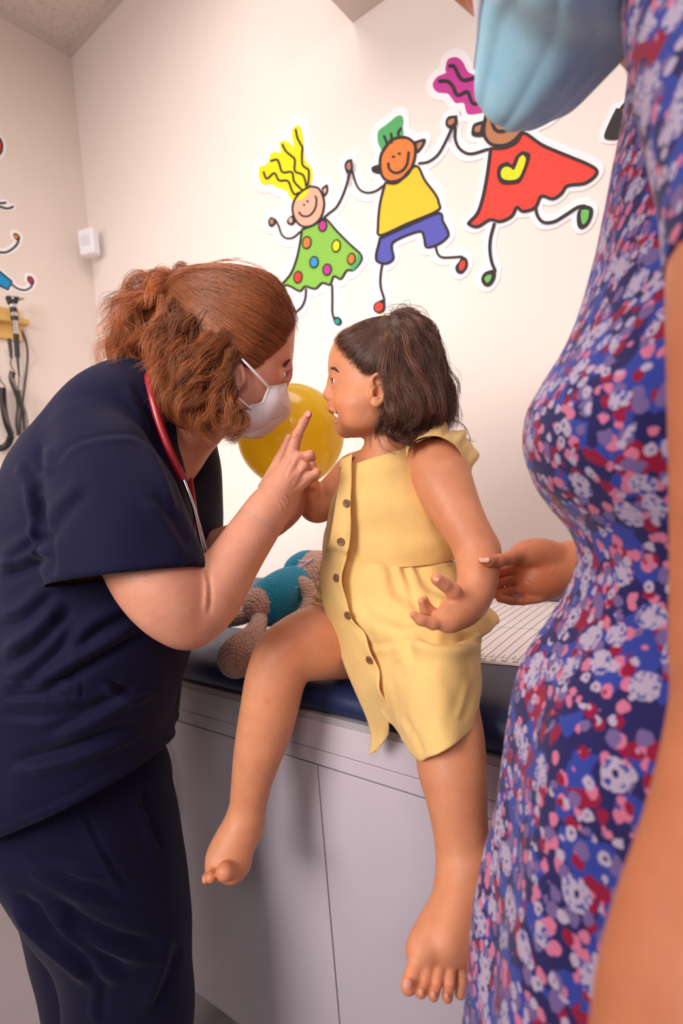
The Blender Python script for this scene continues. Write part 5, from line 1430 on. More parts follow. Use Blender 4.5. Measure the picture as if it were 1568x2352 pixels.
def stitch(path, n, w=.0004):
    pts = [gpt(*a)+Nn[int(a[0]), int(a[1])]*.0009 for a in path]; g = crom(pts, 8)
    L = np.r_[0, np.cumsum(np.linalg.norm(np.diff(g, axis=0), axis=1))]
    for i in range(n):
        s = np.linspace((i+.1)/n, (i+.65)/n, 3)*L[-1]
        mb.tube(np.stack([np.interp(s, L, g[:, k]) for k in range(3)], 1), w, 5)
stitch([(0.7, 1.2), (8, 1.2), (16, 1.2), (23, 1.2), (32, 1.2), (39, 1.2)], 46); stitch([(.8, 1.5), (.8, 8), (.8, 14)], 14); stitch([(39.2, 2), (39.2, 10), (39.2, 20)], 22)
stitch([(14.5, 7), (17, 11), (17, 16)], 9, .0003); stitch([(27, 6), (26.5, 10), (23.5, 15)], 16, .0003)
mb.build('stitching', M_mink, msk)
for a, b in ((gpt(2.0, 1.2), eQ(556, 826, .004)), (gpt(25, 1.2), eQ(538, 908, .002))):
    mb = MB(); mb.tube(crom([a+FW*.001, a*.9+b*.1-FW*.004, a*.6+b*.4-FW*.010, a*.25+b*.75-FW*.010, b-FW*.003], 8), .0019, 8); mb.build('ear_loop', M_mask, msk, smooth=True)
for p_, q_ in ((gpt(2.5, K_-2.5), hq(552, 830, -104)), (gpt(25, K_-2.2), hq(540, 905, -102))):
    mb = MB(); mb.tube(crom([p_, (p_+q_)/2-HD.az*.006, q_], 8), .0019, 8); mb.build('ear_loop', M_mask, msk, smooth=True)
# ------------------------------------------------------------------ auburn hair
M_hairD = hairmat('auburn_hair', (150, 86, 50), .36, .55)
hairD = empty('hair', P(412, 672, .9)); hairD.parent = doc; hairD.location = Vector(P(412, 672, .9))-doc.location
f = Field([P(230, 800, .98)[0]-.04, .70, P(400, 1040, .86)[2]-.05], [P(720, 760, .9)[0]+.03, 1.08, P(540, 575, .86)[2]+.05], .0034)
hl = np.array([(678, 728), (676, 752), (658, 786), (640, 804), (614, 826), (590, 844), (566, 838), (552, 818), (538, 850), (520, 900), (470, 960), (440, 1010)], float)
o_ = np.argsort(hl[:, 1])
def limD(hx, hy, hz): return (hx-np.interp(hy, [560, 722, 755, 792, 806, 828, 846, 852, 930, 1010], [660, 655, 650, 638, 624, 604, 584, 540, 500, 440]))*.7
HD.put(f, 9, .003, 'u', limD)
f.limb([(470, 690, .90, 70), (425, 700, .90, 50), (375, 740, .90, 62), (325, 785, .90, 58), (290, 820, .90, 34)], k=.016)
f.limb([(455, 730, .89, 60), (430, 800, .885, 66), (425, 870, .875, 58), (432, 930, .865, 38), (440, 960, .86, 22)], k=.016)
f.limb([(505, 840, .855, 40), (505, 905, .85, 36), (520, 950, .85, 20)], k=.012)
f.limb([(420, 760, .93, 80), (410, 860, .95, 60)], k=.016)
f.limb([(405, 700, .90, 40), (395, 760, .895, 48), (395, 830, .89, 44)], k=.016)
V, F = f.mesh(); V = relax(V, F, 3, .5); N = vnorm(V, F); V = V+N*wav(V, 61, 110, .0022, 8)[:, None]
mesh_np('hair_cap', V, F, hairmat('auburn_hair_base', (96, 50, 28), .9, .1), hairD)
rng = np.random.default_rng(9); paths = []; tints = []; rads = []
def addd(ps, lo_=.6, hi_=1.5, r=.00048):
    base = rng.uniform(lo_, hi_)
    for p in ps: paths.append(p); k = base*rng.uniform(.75, 1.3); tints.append((k*1.05, k, k*.9)); rads.append(r*rng.uniform(.7, 1.2))
hs = crom(hl[0:8], 10)
for i in range(2600):
    q = hs[rng.integers(len(hs))]+rng.normal(size=2)*[1.6, 2.2]-[3, 0]
    tgt = np.array([415, 676])+rng.normal(size=2)*[10, 20]
    s = np.linspace(0, 1, 16); x = q[0]+(tgt[0]-q[0])*s; y = q[1]+(tgt[1]-q[1])*s
    bow = (-30*(q[1] < 800)+10*(q[1] > 815))*rng.uniform(.6, 1.3); y = y+bow*np.sin(np.pi*s)**.8
    w = rng.uniform(0, 6.28); y = y+2.0*np.sin(s*9+w)*np.sin(np.pi*s); y = np.maximum(y, 623)
    side = 1 if rng.uniform() < .82 else -1
    off = 10+7*np.sin(np.pi*np.minimum(s*1.1, 1))+3*rng.uniform()
    addd([HD.pt(x, y, side, off*np.clip(.15+s*4, 0, 1)) if i % 2 else HD._pt(x, y+6, side, off*np.clip(.05+s*4, 0, 1))], .55, 1.45, .00036)
for i in range(1300):      # over the crown
    side = 1 if rng.uniform() < .7 else -1
    x0 = rng.uniform(520, 684); y0 = np.interp(x0, [520, 600, 650, 684], [628, 640, 668, 722])+abs(rng.normal())*22
    s = np.linspace(0, 1, 14); tx, ty = 418+rng.normal()*8, 664+rng.normal()*14
    x = x0+(tx-x0)*s; yb = np.interp(x, [400, 430, 480, 540, 600, 650, 684], [668, 640, 622, 622, 638, 668, 722])
    y = yb+(y0-np.interp(x0, [520, 600, 650, 684], [628, 640, 668, 722]))*(1-s)+ (ty-660)*s+1.5*np.sin(s*8+i)
    off = 10+12*rng.uniform()
    addd([HD._pt(x, np.maximum(y+4, 624), side, off*np.clip(.1+4*s, 0, 1))], .7, 1.6, .00036)
ends = []
poly_ = [(258, 730), (248, 775), (243, 830), (270, 850), (300, 800), (320, 850), (350, 900), (330, 760), (300, 720), (365, 830), (385, 900), (400, 950), (430, 985), (455, 1000), (480, 990), (415, 900), (450, 930), (480, 940), (500, 990), (350, 700), (290, 770), (270, 800), (380, 780), (420, 840), (460, 880), (440, 960)]
for i, (ex, ey) in enumerate((poly_+[(385, 800), (395, 860), (372, 780), (405, 880), (380, 850)])*3):
    ex += rng.normal()*12; ey += rng.normal()*12
    dz = rng.uniform(-.075, .055)
    back = ex < 370
    st = (415+rng.normal()*12, 678+rng.normal()*14, .90+rng.normal()*.02) if back or rng.uniform() < .4 else (rng.uniform(425, 480), rng.uniform(700, 780), .81+rng.uniform()*.02)
    d1 = .90+dz if back else .835+rng.uniform(-.015, .03)
    mx, my = (st[0]*.5+ex*.5, st[1]*.5+ey*.5-(46 if back else 10))
    g = [P(*st), P(mx+rng.normal()*10, my+rng.normal()*10, (st[2]+d1)/2-.012), P(ex+rng.normal()*6, ey-30, d1-.008), P(ex, ey, d1), P(ex+18*rng.choice([-1, 1]), ey+8, d1)]
    addd(lock(g, 44, (.005, .010), rng, 30, curl=rng.uniform(.006, .011), freq=rng.uniform(1.3, 2.6), jitter=.0016), .5, 1.4 if not back else 2.2, .00032)
side_l = [((534, 800, .815), (522, 850, .805), (512, 900, .80), (530, 950, .80), (545, 985, .81)), ((528, 806, .812), (516, 870, .802), (505, 930, .80), (515, 975, .80), (500, 1000, .81)), ((540, 815, .82), (500, 860, .80), (470, 930, .80), (455, 985, .81), (480, 1000, .81)),
          ((530, 890, .81), (534, 930, .80), (550, 955, .80), (535, 990, .80), (515, 985, .80)), ((520, 790, .81), (480, 850, .795), (450, 900, .795), (440, 960, .80), (460, 985, .81)), ((480, 760, .805), (440, 820, .79), (410, 880, .79), (395, 930, .80), (410, 960, .81)), ((500, 770, .805), (465, 830, .79), (430, 900, .79), (425, 950, .80), (445, 975, .81))]
for g in side_l:
    for _ in range(6):
        addd(lock([P(*q)+rng.normal(size=3)*.006 for q in g], 40, (.004, .007), rng, 30, curl=rng.uniform(.004, .009), freq=rng.uniform(1.4, 2.6), jitter=.0014), .45, 1.5, .00032)
for i in range(34):       # near-side tumble of curls below the tie
    ex, ey = rng.uniform(335, 450), rng.uniform(800, 960); d1 = rng.uniform(.795, .825)
    x0, y0 = rng.uniform(365, 455), rng.uniform(680, 730)
    g = [P(x0, y0, .83), P((x0+ex)/2-14, (y0+ey)/2-30, .805), P(ex, ey-25, d1), P(ex+10*rng.choice([-1, 1]), ey+4, d1+.005)]
    addd(lock(g, 46, (.006, .011), rng, 30, curl=rng.uniform(.005, .010), freq=rng.uniform(1.4, 2.6), jitter=.0016), .5, 1.7, .00032)
for _ in range(170):      # loose frizz
    ex, ey = random.choice(poly_); ex += rng.normal()*26; ey += rng.normal()*22
    g = [P(415, 678, .9), P(415*.5+ex*.5+rng.normal()*22, 678*.5+ey*.5-40+rng.normal()*20, .88), P(ex, ey, .89+rng.normal()*.03), P(ex+rng.normal()*22, ey+rng.normal()*16, .89)]
    addd(lock(g, 1, .002, rng, 30, curl=.008, freq=2.2), .9, 2.0, .00032)
for q0 in ([(420, 660), (470, 612), (550, 600), (630, 640), (684, 735)],):
    c0 = crom(q0, 20)
    for _ in range(60):
        i = rng.integers(len(c0)-14); seg_ = c0[i:i+14:2]+rng.normal(size=(7, 2))*1.5-np.linspace(0, 1, 7)[:, None]*[0, rng.uniform(0, 9)]
        addd([np.array([P(a, b, .90+rng.normal()*.001) for a, b in seg_])], .9, 1.8, .0003)
strands('strands', paths, np.array(rads), M_hairD, hairD, np.array(tints, np.float32))
mb = MB(); c0 = P(413, 672, .885); pts = [c0+(math.cos(a)*UP*.018+math.sin(a)*FW*.02) for a in np.linspace(0, 6.2832, 24)]; mb.tube(pts, .0035, 8, False); mb.build('hair_tie', M_blackp, hairD, smooth=True)
lash = [crom([hq(653+.3*k, 853.5, 30+k*1.6), hq(660+.3*k, 851, 30+k*1.7), hq(668, 846.5, 30+k*1.9)], 4) for k in range(-3, 8)]
strands('eyelashes', lash, .00045, M_blackp, doc)
brow = []
for k in range(260):
    u = rng.uniform(); a = HD.pt(np.array(669-14*u), np.array(828+11*u*u+rng.normal()*2.2), 1, 3+2*rng.uniform()); brow.append(crom([a, a-RT*.0022+UP*.0008-UP*.002*u, a-RT*.0048-UP*.0035*u], 3))
strands('eyebrow', brow, .00028, M_hairD, doc, np.full((len(brow), 3), .35, np.float32))
# ------------------------------------------------------------------ stethoscope
M_red = flat('red_tubing', (150, 22, 34), .28, spec=.55, var=.02)
st = empty('stethoscope', P(420, 1090, .80), 'red stethoscope with chrome ear tubes hanging from the neck of the navy scrubs', 'stethoscope')
mb = MB()
mb.tube(crom([P(356, 850, .88), P(341, 864, .825), P(346, 895, .803), P(358, 945, .796), P(378, 1005, .797), P(400, 1060, .799), P(421, 1101, .803)], 8), m2(9.3, .81), 12)
mb.tube(crom([P(400, 960, .99), P(422, 1000, .97), P(429, 1050, .945), P(438, 1120, .925), P(447, 1190, .905), P(455, 1270, .89)], 8), m2(7.5, .92), 12)
mb.build('tubing', M_red, st, smooth=True)
mb = MB()
mb.tube(crom([P(419, 1096, .803), P(432, 1130, .800), P(446, 1172, .799), P(458, 1228, .799), P(467, 1268, .80), P(470, 1287, .802), P(464, 1297, .806), P(458, 1288, .812)], 8), m2(4.6, .8), 10)
mb.tube(crom([P(446, 1168, .803), P(458, 1210, .803), P(470, 1250, .803), P(477, 1274, .803)], 8), m2(4.2, .8), 10)
mb.build('ear_tubes', M_chrome, st, smooth=True)
mb = MB(); mb.lathe(P(456, 1268, .808), P(462, 1298, .812)-P(456, 1268, .808), [(0, .004), (.003, .0065), (.010, .0065), (.015, .0045), (.018, .001)], 12); mb.build('ear_tip', M_blackp, st, smooth=True)
mb = MB(); mb.lathe(P(476, 1272, .803), P(478, 1282, .803)-P(476, 1272, .803), [(0, .003), (.002, .0042), (.006, .0036), (.008, .001)], 12); mb.build('ear_tip', M_blackp, st, smooth=True)
# ------------------------------------------------------------------ the woman at the right edge
M_skinM = skin('mother_skin', (196, 120, 84))
mom = empty('person', hit(1500, 3400, [0, 0, 0], E3)*[1, 1, 0], 'woman in blue floral dress and pale blue mask at right edge, hand on girl\'s arm', 'person')
nt = NT('floral_print'); v = nt.coord()
wob = nt.noise(90, 2, v); vv = nt.n('ShaderNodeVectorMath', operation='MULTIPLY_ADD'); nt.l(wob.outputs['Color'], vv.inputs[0]); vv.inputs[1].default_value = (.007, .007, .007); nt.l(v, vv.inputs[2])
def vor(scale, off=0):
    mp = nt.n('ShaderNodeMapping'); mp.inputs['Location'].default_value = (off, off*1.7, off*.4); nt.l(vv.outputs[0], mp.inputs[0])
    o = nt.n('ShaderNodeTexVoronoi'); o.inputs['Scale'].default_value = scale; nt.l(mp.outputs[0], o.inputs['Vector'])
    s = nt.n('ShaderNodeSeparateColor'); nt.l(o.outputs['Color'], s.inputs[0]); return o.outputs['Distance'], s.outputs[0], s.outputs[1]
white, navyc, bluec, pinkc, crim, mauve = lin((178, 162, 186)), lin((38, 34, 88)), lin((50, 64, 150)), lin((200, 112, 142)), lin((140, 20, 58)), lin((112, 92, 144))
d0, r0, g0 = vor(52, .3)
base = nt.mix(nt.math('GREATER_THAN', r0, .55), navyc, bluec)
base = nt.mix(nt.math('GREATER_THAN', g0, .86), base, crim)
for scale, off, size, cut, colr, dot in ((88, 3.1, .46, .50, pinkc, 0), (80, 1.2, .42, .66, crim, 0), (75, 5.7, .46, .58, mauve, 0), (92, 8.2, .42, .62, white, 1), (40, 7.7, .45, .52, white, 2)):
    dd, rr_, gg_ = vor(scale, off)
    m = nt.math('MULTIPLY', nt.math('LESS_THAN', dd, size), nt.math('GREATER_THAN', rr_, cut))
    base = nt.mix(m, base, colr)
    if dot:
        base = nt.mix(nt.math('MULTIPLY', m, nt.math('LESS_THAN', dd, .10 if dot == 2 else .13)), base, navyc)
        if dot == 2:
            ring_ = nt.math('MULTIPLY', nt.math('GREATER_THAN', dd, .26), nt.math('LESS_THAN', nt.noise(260, 1, v).outputs['Fac'], .44))
            base = nt.mix(nt.math('MULTIPLY', m, ring_), base, bluec)
set_p(nt, base, .85, spec=.15, sheen=.15); nt.bump(nt.noise(900, 2, v).outputs['Fac'], .2, .0006); M_flor = nt.m
# body under the dress
MS = .82
f = Field([.04, .10, .0], [.58, .96, 1.86], .0045)
def ml(pts, k): f.limb([(x, y, d*MS, r) for x, y, d, r in pts], k=k)
ml([(1640, 150, .56, 100), (1640, 500, .56, 120), (1610, 850, .56, 130), (1610, 1250, .56, 110), (1590, 1550, .56, 150), (1560, 1900, .56, 160)], .03)
ml([(1690, 200, .50, 70), (1690, 300, .62, 70)], .03)
for x, d in ((1470, .52*MS), (1480, .60*MS)):
    q0 = P(x, 1900, d); q1 = np.array([q0[0]+.01, q0[1]-.0, .48]); q2 = np.array([q0[0]+.03, q0[1]-.01, .06])
    f.cap(q0, q1, .075, .05, .03); f.cap(q1, q2, .05, .032, .01); f.cap(q2-E3*.02, q2+np.array([-.13, -.03, -.035]), .032, .022, .01)
f.put(lambda x, y, z: (.001-z)+0*x+0*y, [.04, .10, -.02], [.58, .96, .14], 0, 'i')
# neck to the bowed head
mu = np.array([-.85, .53]); mf = np.array([-.53, -.85])     # image axes (right, up): crown, face
CU = mu[0]*RT+mu[1]*UP; CF = mf[0]*RT+mf[1]*UP
mc = P(1222, -225, .475); AM = np.array([CU, CF, -FW])
f.ell(mc, [.112, .090, .074], AM, .01)
f.ell(mc-CU*.055+CF*.012, [.075, .075, .060], AM, .03)
f.cap(mc-CU*.05-CF*.03, P(1590, 60, .46), .052, .05, .03)
f.ell(mc+CF*.090-CU*.012, [.026, .014, .013], AM, .012)
for s_ in (1, -1):
    f.ell(mc+CF*.088+CU*.018-FW*s_*.031, [.012, .012, .018], AM, .01, 's')
    f.ell(mc-CU*.004-CF*.012-FW*s_*.076, [.032, .018, .007], AM, .006)
# near arm
ml([(1712, 80, .43, 165), (1752, 420, .385, 160), (1744, 700, .365, 156), (1747, 1050, .355, 152), (1754, 1400, .345, 152), (1768, 1660, .335, 158)], .02)
ml([(1768, 1660, .335, 158), (1752, 1800, .325, 172), (1690, 2080, .30, 190), (1622, 2352, .285, 200), (1552, 2640, .275, 160)], .015)
ml([(1552, 2640, .275, 130), (1512, 2800, .275, 140), (1492, 2900, .275, 130)], .01)
for j in range(4): ml([(1385+78*j, 2890, .272+.003*j, 40), (1360+84*j, 3080, .268, 34), (1372+80*j, 3230, .272, 27)], .0015)
ml([(1422, 2760, .265, 50), (1352, 2880, .262, 44), (1332, 2980, .262, 36)], .006)
# far arm reaching to the girl
f.limb([(1740, 330, .52, 80), (1830, 700, .56, 74), (1830, 1050, .63, 68), (1720, 1215, .72, 62), (1520, 1285, .80, 56), (1400, 1290, .835, 56), (1325, 1303, .83, 54)], k=.015)
V, F = f.mesh(); V = relax(V, F, 2, .4)
Vb, Fb = V, F
# the hand is in focus: finer field, continuing the same arm
f = Field([.17, .70, 1.03], [.43, .92, 1.22], .0018)
f.limb([(1400, 1290, .835, 56), (1325, 1303, .83, 54), (1285, 1308, .828, 52)], k=.012)
f.limb([(1290, 1306, .828, 50), (1245, 1322, .822, 46), (1216, 1334, .818, 34)], k=.008)
f.ball(1245, 1318, .822, 42, .02); f.limb([(1268, 1278, .818, 34), (1228, 1272, .808, 31), (1192, 1274, .798, 22)], k=.008)
f.limb([(1230, 1300, .824, 34), (1205, 1301, .818, 22)], k=.008); f.limb([(1270, 1345, .826, 30), (1236, 1366, .815, 19)], k=.008)
def fing(pts, k=.003):
    for a, b in zip(pts[:-1], pts[1:]): f.cap(P(*a[:3]), P(*b[:3]), m2(a[3], a[2]), m2(b[3], b[2]), k)
fing([(1196, 1275, .795, 19), (1170, 1282, .776, 15.5), (1146, 1288, .760, 14.5), (1122, 1289, .748, 13), (1107, 1287, .743, 9.5)], .004)
fing([(1206, 1300, .812, 15.5), (1166, 1309, .822, 11), (1140, 1317, .832, 10.5), (1108, 1326, .838, 9.5)], .0016)
fing([(1212, 1324, .812, 15), (1166, 1333, .820, 11), (1140, 1341, .830, 10.5), (1106, 1350, .836, 9.5)], .0016)
fing([(1222, 1350, .810, 14.5), (1176, 1356, .815, 10.5), (1148, 1362, .824, 10), (1116, 1366, .830, 9)], .0016)
fing([(1236, 1372, .808, 13.5), (1200, 1380, .808, 10.5), (1174, 1380, .811, 10), (1147, 1375, .815, 8.8)], .0016)
V, F = f.mesh(); V = relax(V, F, 2, .35)
V = folds(V, F, [([(1192, 1300), (1230, 1304), (1262, 1310), (1268, 1292)], .0008, 3), ([(1202, 1330), (1220, 1342), (1240, 1360)], .0007, 3), ([(1164, 1302), (1168, 1310), (1167, 1318)], .0012, 2.6), ([(1164, 1326), (1168, 1334), (1167, 1343)], .0012, 2.6), ([(1176, 1347), (1180, 1355), (1179, 1363)], .0012, 2.6), ([(1198, 1372), (1203, 1380), (1202, 1388)], .0012, 2.6), ([(1177, 1374), (1180, 1382), (1178, 1390)], .0012, 2.6), ([(1143, 1278), (1145, 1284), (1142, 1288)], .0008, 2.4)])
# join: cut the coarse arm where the fine hand takes over and weld into one continuous mesh
cutx = P(1345, 1300, .832); cd = (P(1400, 1290, .835)-P(1325, 1303, .83)); cd /= np.linalg.norm(cd)
def zone(v): return (np.linalg.norm(v-cutx, axis=1) < .16) & (v[:, 1] > .64)
k1 = ~(zone(Vb) & ((Vb-cutx)@cd < -.004)); Vb, Fb, _ = keep_faces(Vb, Fb, k1)
k2 = ((V-cutx)@cd) < .004; V, F, _ = keep_faces(V, F, k2)
Va = np.vstack([Vb, V]); Fa = np.vstack([Fb, F+len(Vb)])
t = tintmap(Va, [(P(1107, 1287, .755), m2(16, .77), (1.06, .92, .92)), (P(1240, 1330, .79), m2(70, .83), (1.06, .93, .90)), (P(1170, 1345, .83), m2(60, .84), (1.03, .92, .90))])
mesh_np('body', Va, Fa, M_skinM, mom, True, t)
nail('thumbnail', P(1112, 1284.5, .7375), -FW+UP*.9, -RT+UP*.04, m2(15, .765), m2(24, .765), flat('nail_mother', (232, 176, 160), .25, spec=.5, var=.01), mom)
# dress
rowsM = [(-420, 1640, 1990, .60, .09), (-250, 1500, 1960, .58, .13), (-60, 1452, 1930, .565, .155), (140, 1428, 1910, .56, .165), (300, 1400, 1890, .56, .165), (470, 1372, 1870, .56, .165), (620, 1338, 1850, .56, .162), (760, 1293, 1840, .56, .160), (860, 1246, 1830, .56, .158), (920, 1213, 1825, .56, .157), (990, 1199, 1820, .56, .156), (1050, 1206, 1815, .56, .152), (1110, 1229, 1810, .56, .148), (1170, 1266, 1805, .56, .143), (1230, 1305, 1800, .56, .138), (1300, 1320, 1800, .56, .136),
         (1400, 1290, 1815, .56, .145), (1480, 1254, 1830, .56, .155), (1570, 1214, 1850, .56, .168), (1690, 1182, 1860, .56, .178), (1850, 1156, 1860, .56, .186), (2100, 1122, 1860, .56, .194), (2352, 1088, 1860, .56, .20), (2700, 1050, 1860, .56, .21), (3050, 1010, 1860, .56, .22)]
C = []
for y, xl, xr, d, hw in rowsM:
    d *= MS; hw *= .88; xe = xl
    for _ in range(5):
        c = P((xe+xr)/2, y, d); a = m2((xr-xe)/2, d); row = []
        for k in range(20):
            an = 2*math.pi*k/20; ca, sa = math.cos(an), math.sin(an)
            row.append(c+RT*a*np.sign(ca)*abs(ca)**.92+FW*hw*np.sign(sa)*abs(sa)**.92)
        xe += .8*(xl-proj(np.array(row))[:, 0].min())
    C.append(row)
V, F, (R_, K_) = gridmesh(C, 6, 8, True)
N = vnorm(V, F); N *= np.sign((N*(V-V.mean(0))).sum(1).mean())
V = V+N*(wav(V, 71, 22, .003, 8)+wav(V, 72, 60, .001, 8))[:, None]
rr, cc = np.divmod(np.arange(R_*K_), K_)
low = np.clip((rr-16*8)/60, 0, 1); V = V+N*(low*.006*np.sin(cc*.5))[:, None]
dm = mesh_np('floral_dress', V, F, M_flor, mom); solid(dm, .0015, -1)
# short sleeve over the near arm
q = np.array([[*P(a, b, d*MS), m2(r, d*MS)] for a, b, d, r in [(1690, -120, .47, 240), (1710, 80, .43, 235), (1742, 300, .40, 222), (1750, 450, .382, 205), (1750, 590, .372, 196)]]); q = crom(q, 6)
mb = MB(); mb.tube(q[:, :3], q[:, 3], 40, False); sl = mb.build('sleeve', M_flor, dm, smooth=True); solid(sl, .0015, 0)
# pale blue pleated mask
nt = NT('blue_mask'); v = nt.coord(); c = nt.ramp(nt.noise(40, 4, v).outputs['Fac'], [(.3, lin((160, 212, 236))), (.7, lin((182, 226, 242)))])
M_bmask = set_p(nt, c, .8, spec=.15, sheen=.2); nt.bump(nt.noise(900, 2, v).outputs['Fac'], .3, .0006)
MRm = [[(1168, -60, .405), (1150, 40, .408), (1120, 110, .425), (1084, 158, .462)], [(1196, -20, .398), (1190, 70, .398), (1165, 150, .412), (1122, 212, .464)], [(1222, 8, .394), (1245, 100, .388), (1238, 190, .408), (1218, 266, .46)],
       [(1252, 24, .392), (1300, 110, .385), (1305, 200, .408), (1302, 279, .46)], [(1284, 10, .394), (1352, 90, .387), (1376, 180, .41), (1386, 262, .464)], [(1320, -40, .40), (1402, 60, .395), (1440, 160, .418), (1452, 236, .472)]]
C = []
for r in MRm:
    near = [P(x[0]+27, x[1]-172, x[2]-.014) for x in r]; far = []
    for p_ in near[:-1][::-1]:
        far.append(p_+2*FW*((near[-1]-p_)@FW)+CF*0)
    C.append(near+far)
V, F, (R_, K_) = gridmesh(C, 10, 10)
N = vnorm(V, F); N *= np.sign((N@-UP).mean())
rr, cc = np.divmod(np.arange(R_*K_), K_)
pl_ = rr/(R_-1)
V = V+N*(.0022*np.abs(np.sin(pl_*math.pi*4.5))*np.clip(pl_*6, 0, 1)+wav(V, 81, 60, .0012, 8))[:, None]
mm = mesh_np('surgical_mask', V, F, M_bmask, mom); solid(mm, .0012, 0)
G_ = V.reshape(R_, K_, 3); Ng = N.reshape(R_, K_, 3)
M_bind = cloth('mask_binding', (226, 222, 232), .85, 600, .02, .1, .3)
B = np.concatenate([G_[0:5]+Ng[0:5]*.0012], 0); rb_, kb_ = B.shape[:2]
# the white band runs just outside the top edge
top0 = G_[0]; top1 = G_[6]; outv = top0-top1; outv /= np.linalg.norm(outv, axis=1)[:, None]
band = np.stack([top0-outv*.002+Ng[0]*.0012, top0+outv*.006+Ng[0]*.0006, top0+outv*.021+Ng[0]*-.0008])
i = np.arange(3*K_).reshape(3, K_); Fb_ = np.stack([i[:-1, :-1], i[1:, :-1], i[1:, 1:], i[:-1, 1:]], -1).reshape(-1, 4)
o = mesh_np('top_binding', band.reshape(-1, 3), Fb_, M_bind, mm); solid(o, .0012, 0)
for sd in (0, -1):
    s_ = -1 if sd == 0 else 1
    earp = mc-CU*.004-CF*.022+FW*s_*.080
    for r_ in (2, R_-4):
        mb = MB(); mb.tube(crom([G_[r_, sd], (G_[r_, sd]+earp)/2+FW*s_*.006, earp], 6), .0016, 6); mb.build('ear_loop', M_bind, mm, smooth=True)
# hair of the bowed head
M_hairM = hairmat('black_brown_hair', (50, 32, 26))
f = Field(mc-.19, mc+.19, .005)
f.ell(mc-CF*.006+CU*.004, [.126, .104, .084], AM, .002)
f.put(lambda x, y, z: ((x-mc[0])*(CF[0]-.75*CU[0])+(y-mc[1])*(CF[1]-.75*CU[1])+(z-mc[2])*(CF[2]-.75*CU[2])) - .006, mc-.19, mc+.19, 0, 'i')
f.ell(mc-CF*.10+CU*.02, [.055, .05, .05], AM, .02)
V, F = f.mesh(); V = relax(V, F, 2, .5); N = vnorm(V, F); V = V+N*wav(V, 91, 90, .0015, 8)[:, None]
hm = mesh_np('hair', V, F, M_hairM, mom, True, np.ones((len(V), 3), np.float32))
rng = np.random.default_rng(12); pb = []
for s_ in (1,):
    for k in range(80):
        u = rng.uniform(); a = mc+CF*(.080-.018*u)+CU*(.040+.006*math.sin(u*3))-FW*s_*(.014+.036*u)+CU*rng.normal()*.0012
        pb.append(crom([a, a-FW*s_*.004+CU*.001, a-FW*s_*.008+CU*.0005-CF*.002], 3))
strands('eyebrow', pb, .0004, M_hairM, mom, np.ones((len(pb), 3), np.float32))
# ------------------------------------------------------------------ balloon
nt = NT('yellow_latex'); set_p(nt, lin((255, 218, 44)), .2, spec=.6)
nt.b.inputs['Coat Weight'].default_value = .4; nt.b.inputs['Coat Roughness'].default_value = .06
tr = nt.n('ShaderNodeBsdfTranslucent'); tr.inputs[0].default_value = lin((255, 232, 110)); ms = nt.n('ShaderNodeMixShader'); ms.inputs[0].default_value = .5
nt.l(nt.b.outputs[0], ms.inputs[1]); nt.l(tr.outputs[0], ms.inputs[2]); nt.l(ms.outputs[0], nt.t.nodes['Material Output'].inputs[0])
bd = 1.075
bc = P(668, 1000, bd)
bal = empty('balloon', bc, 'round yellow balloon between the two faces, behind the pointing finger', 'balloon')
axb = UP*1.0-RT*.10; axb /= np.linalg.norm(axb); rb_ = m2(122, bd)
prof = []
for a in np.linspace(0, math.pi, 40):
    t = -math.cos(a); r = math.sin(a); prof.append((t*rb_*(.96+.03*(t < 0)), r*rb_*(1-.03*max(0, -t)**2)))
mb = MB(); mb.lathe(bc, axb, prof, 56); mb.build('skin', nt.m, bal, smooth=True)
kb = bc-axb*rb_*.985
mb = MB(); mb.lathe(kb, -axb, [(-.003, .012), (.004, .0055), (.010, .0048), (.013, .007), (.016, .0045), (.020, .006), (.026, .010), (.027, .008), (.026, .001)], 16); mb.build('knot', nt.m, bal, smooth=True)
# ------------------------------------------------------------------ crochet doll lying on the pad
def crochet(name, rgb, scale=170):
    nt = NT(name); v = nt.coord(); c = lin(rgb)
    vo = nt.n('ShaderNodeTexVoronoi'); vo.inputs['Scale'].default_value = scale; vo.inputs['Randomness'].default_value = .35; nt.l(v, vo.inputs['Vector'])
    col = nt.ramp(vo.outputs['Distance'], [(0, tuple(min(1, x*1.08) for x in c[:3])+(1,)), (.55, c), (.8, tuple(x*.62 for x in c[:3])+(1,))])
    set_p(nt, col, .95, spec=.1, sheen=.3)
    inv = nt.math('SUBTRACT', 1.0, vo.outputs['Distance']); nt.bump(inv, .8, .004); return nt.m
M_cb = crochet('beige_crochet', (200, 158, 142), 150); M_ct = crochet('teal_crochet', (24, 138, 172), 230); M_yarn = flat('white_yarn', (214, 206, 222), .9)
doll = empty('crochet_doll', on_pad(640, 1430), 'crocheted beige doll in a teal top and cap lying beside the girl', 'doll')
def rows(V, F, axis_pt, ax, pitch, amp):
    """rounds of stitches along an axis"""
    N = vnorm(V, F); s = (V-axis_pt)@ax
    u = np.cross(ax, E3); u /= np.linalg.norm(u); w = np.cross(ax, u); an = np.arctan2((V-axis_pt)@w, (V-axis_pt)@u)
    r = np.hypot((V-axis_pt)@w, (V-axis_pt)@u); 
    row = np.floor(s/pitch); k = np.round(2*np.pi*.03/pitch/1.2)
    b = np.abs(np.sin(np.pi*s/pitch))**.6*(.55+.45*np.abs(np.sin(an*k/2+row*1.57)))
    return V+N*(amp*(b-.5))[:, None]
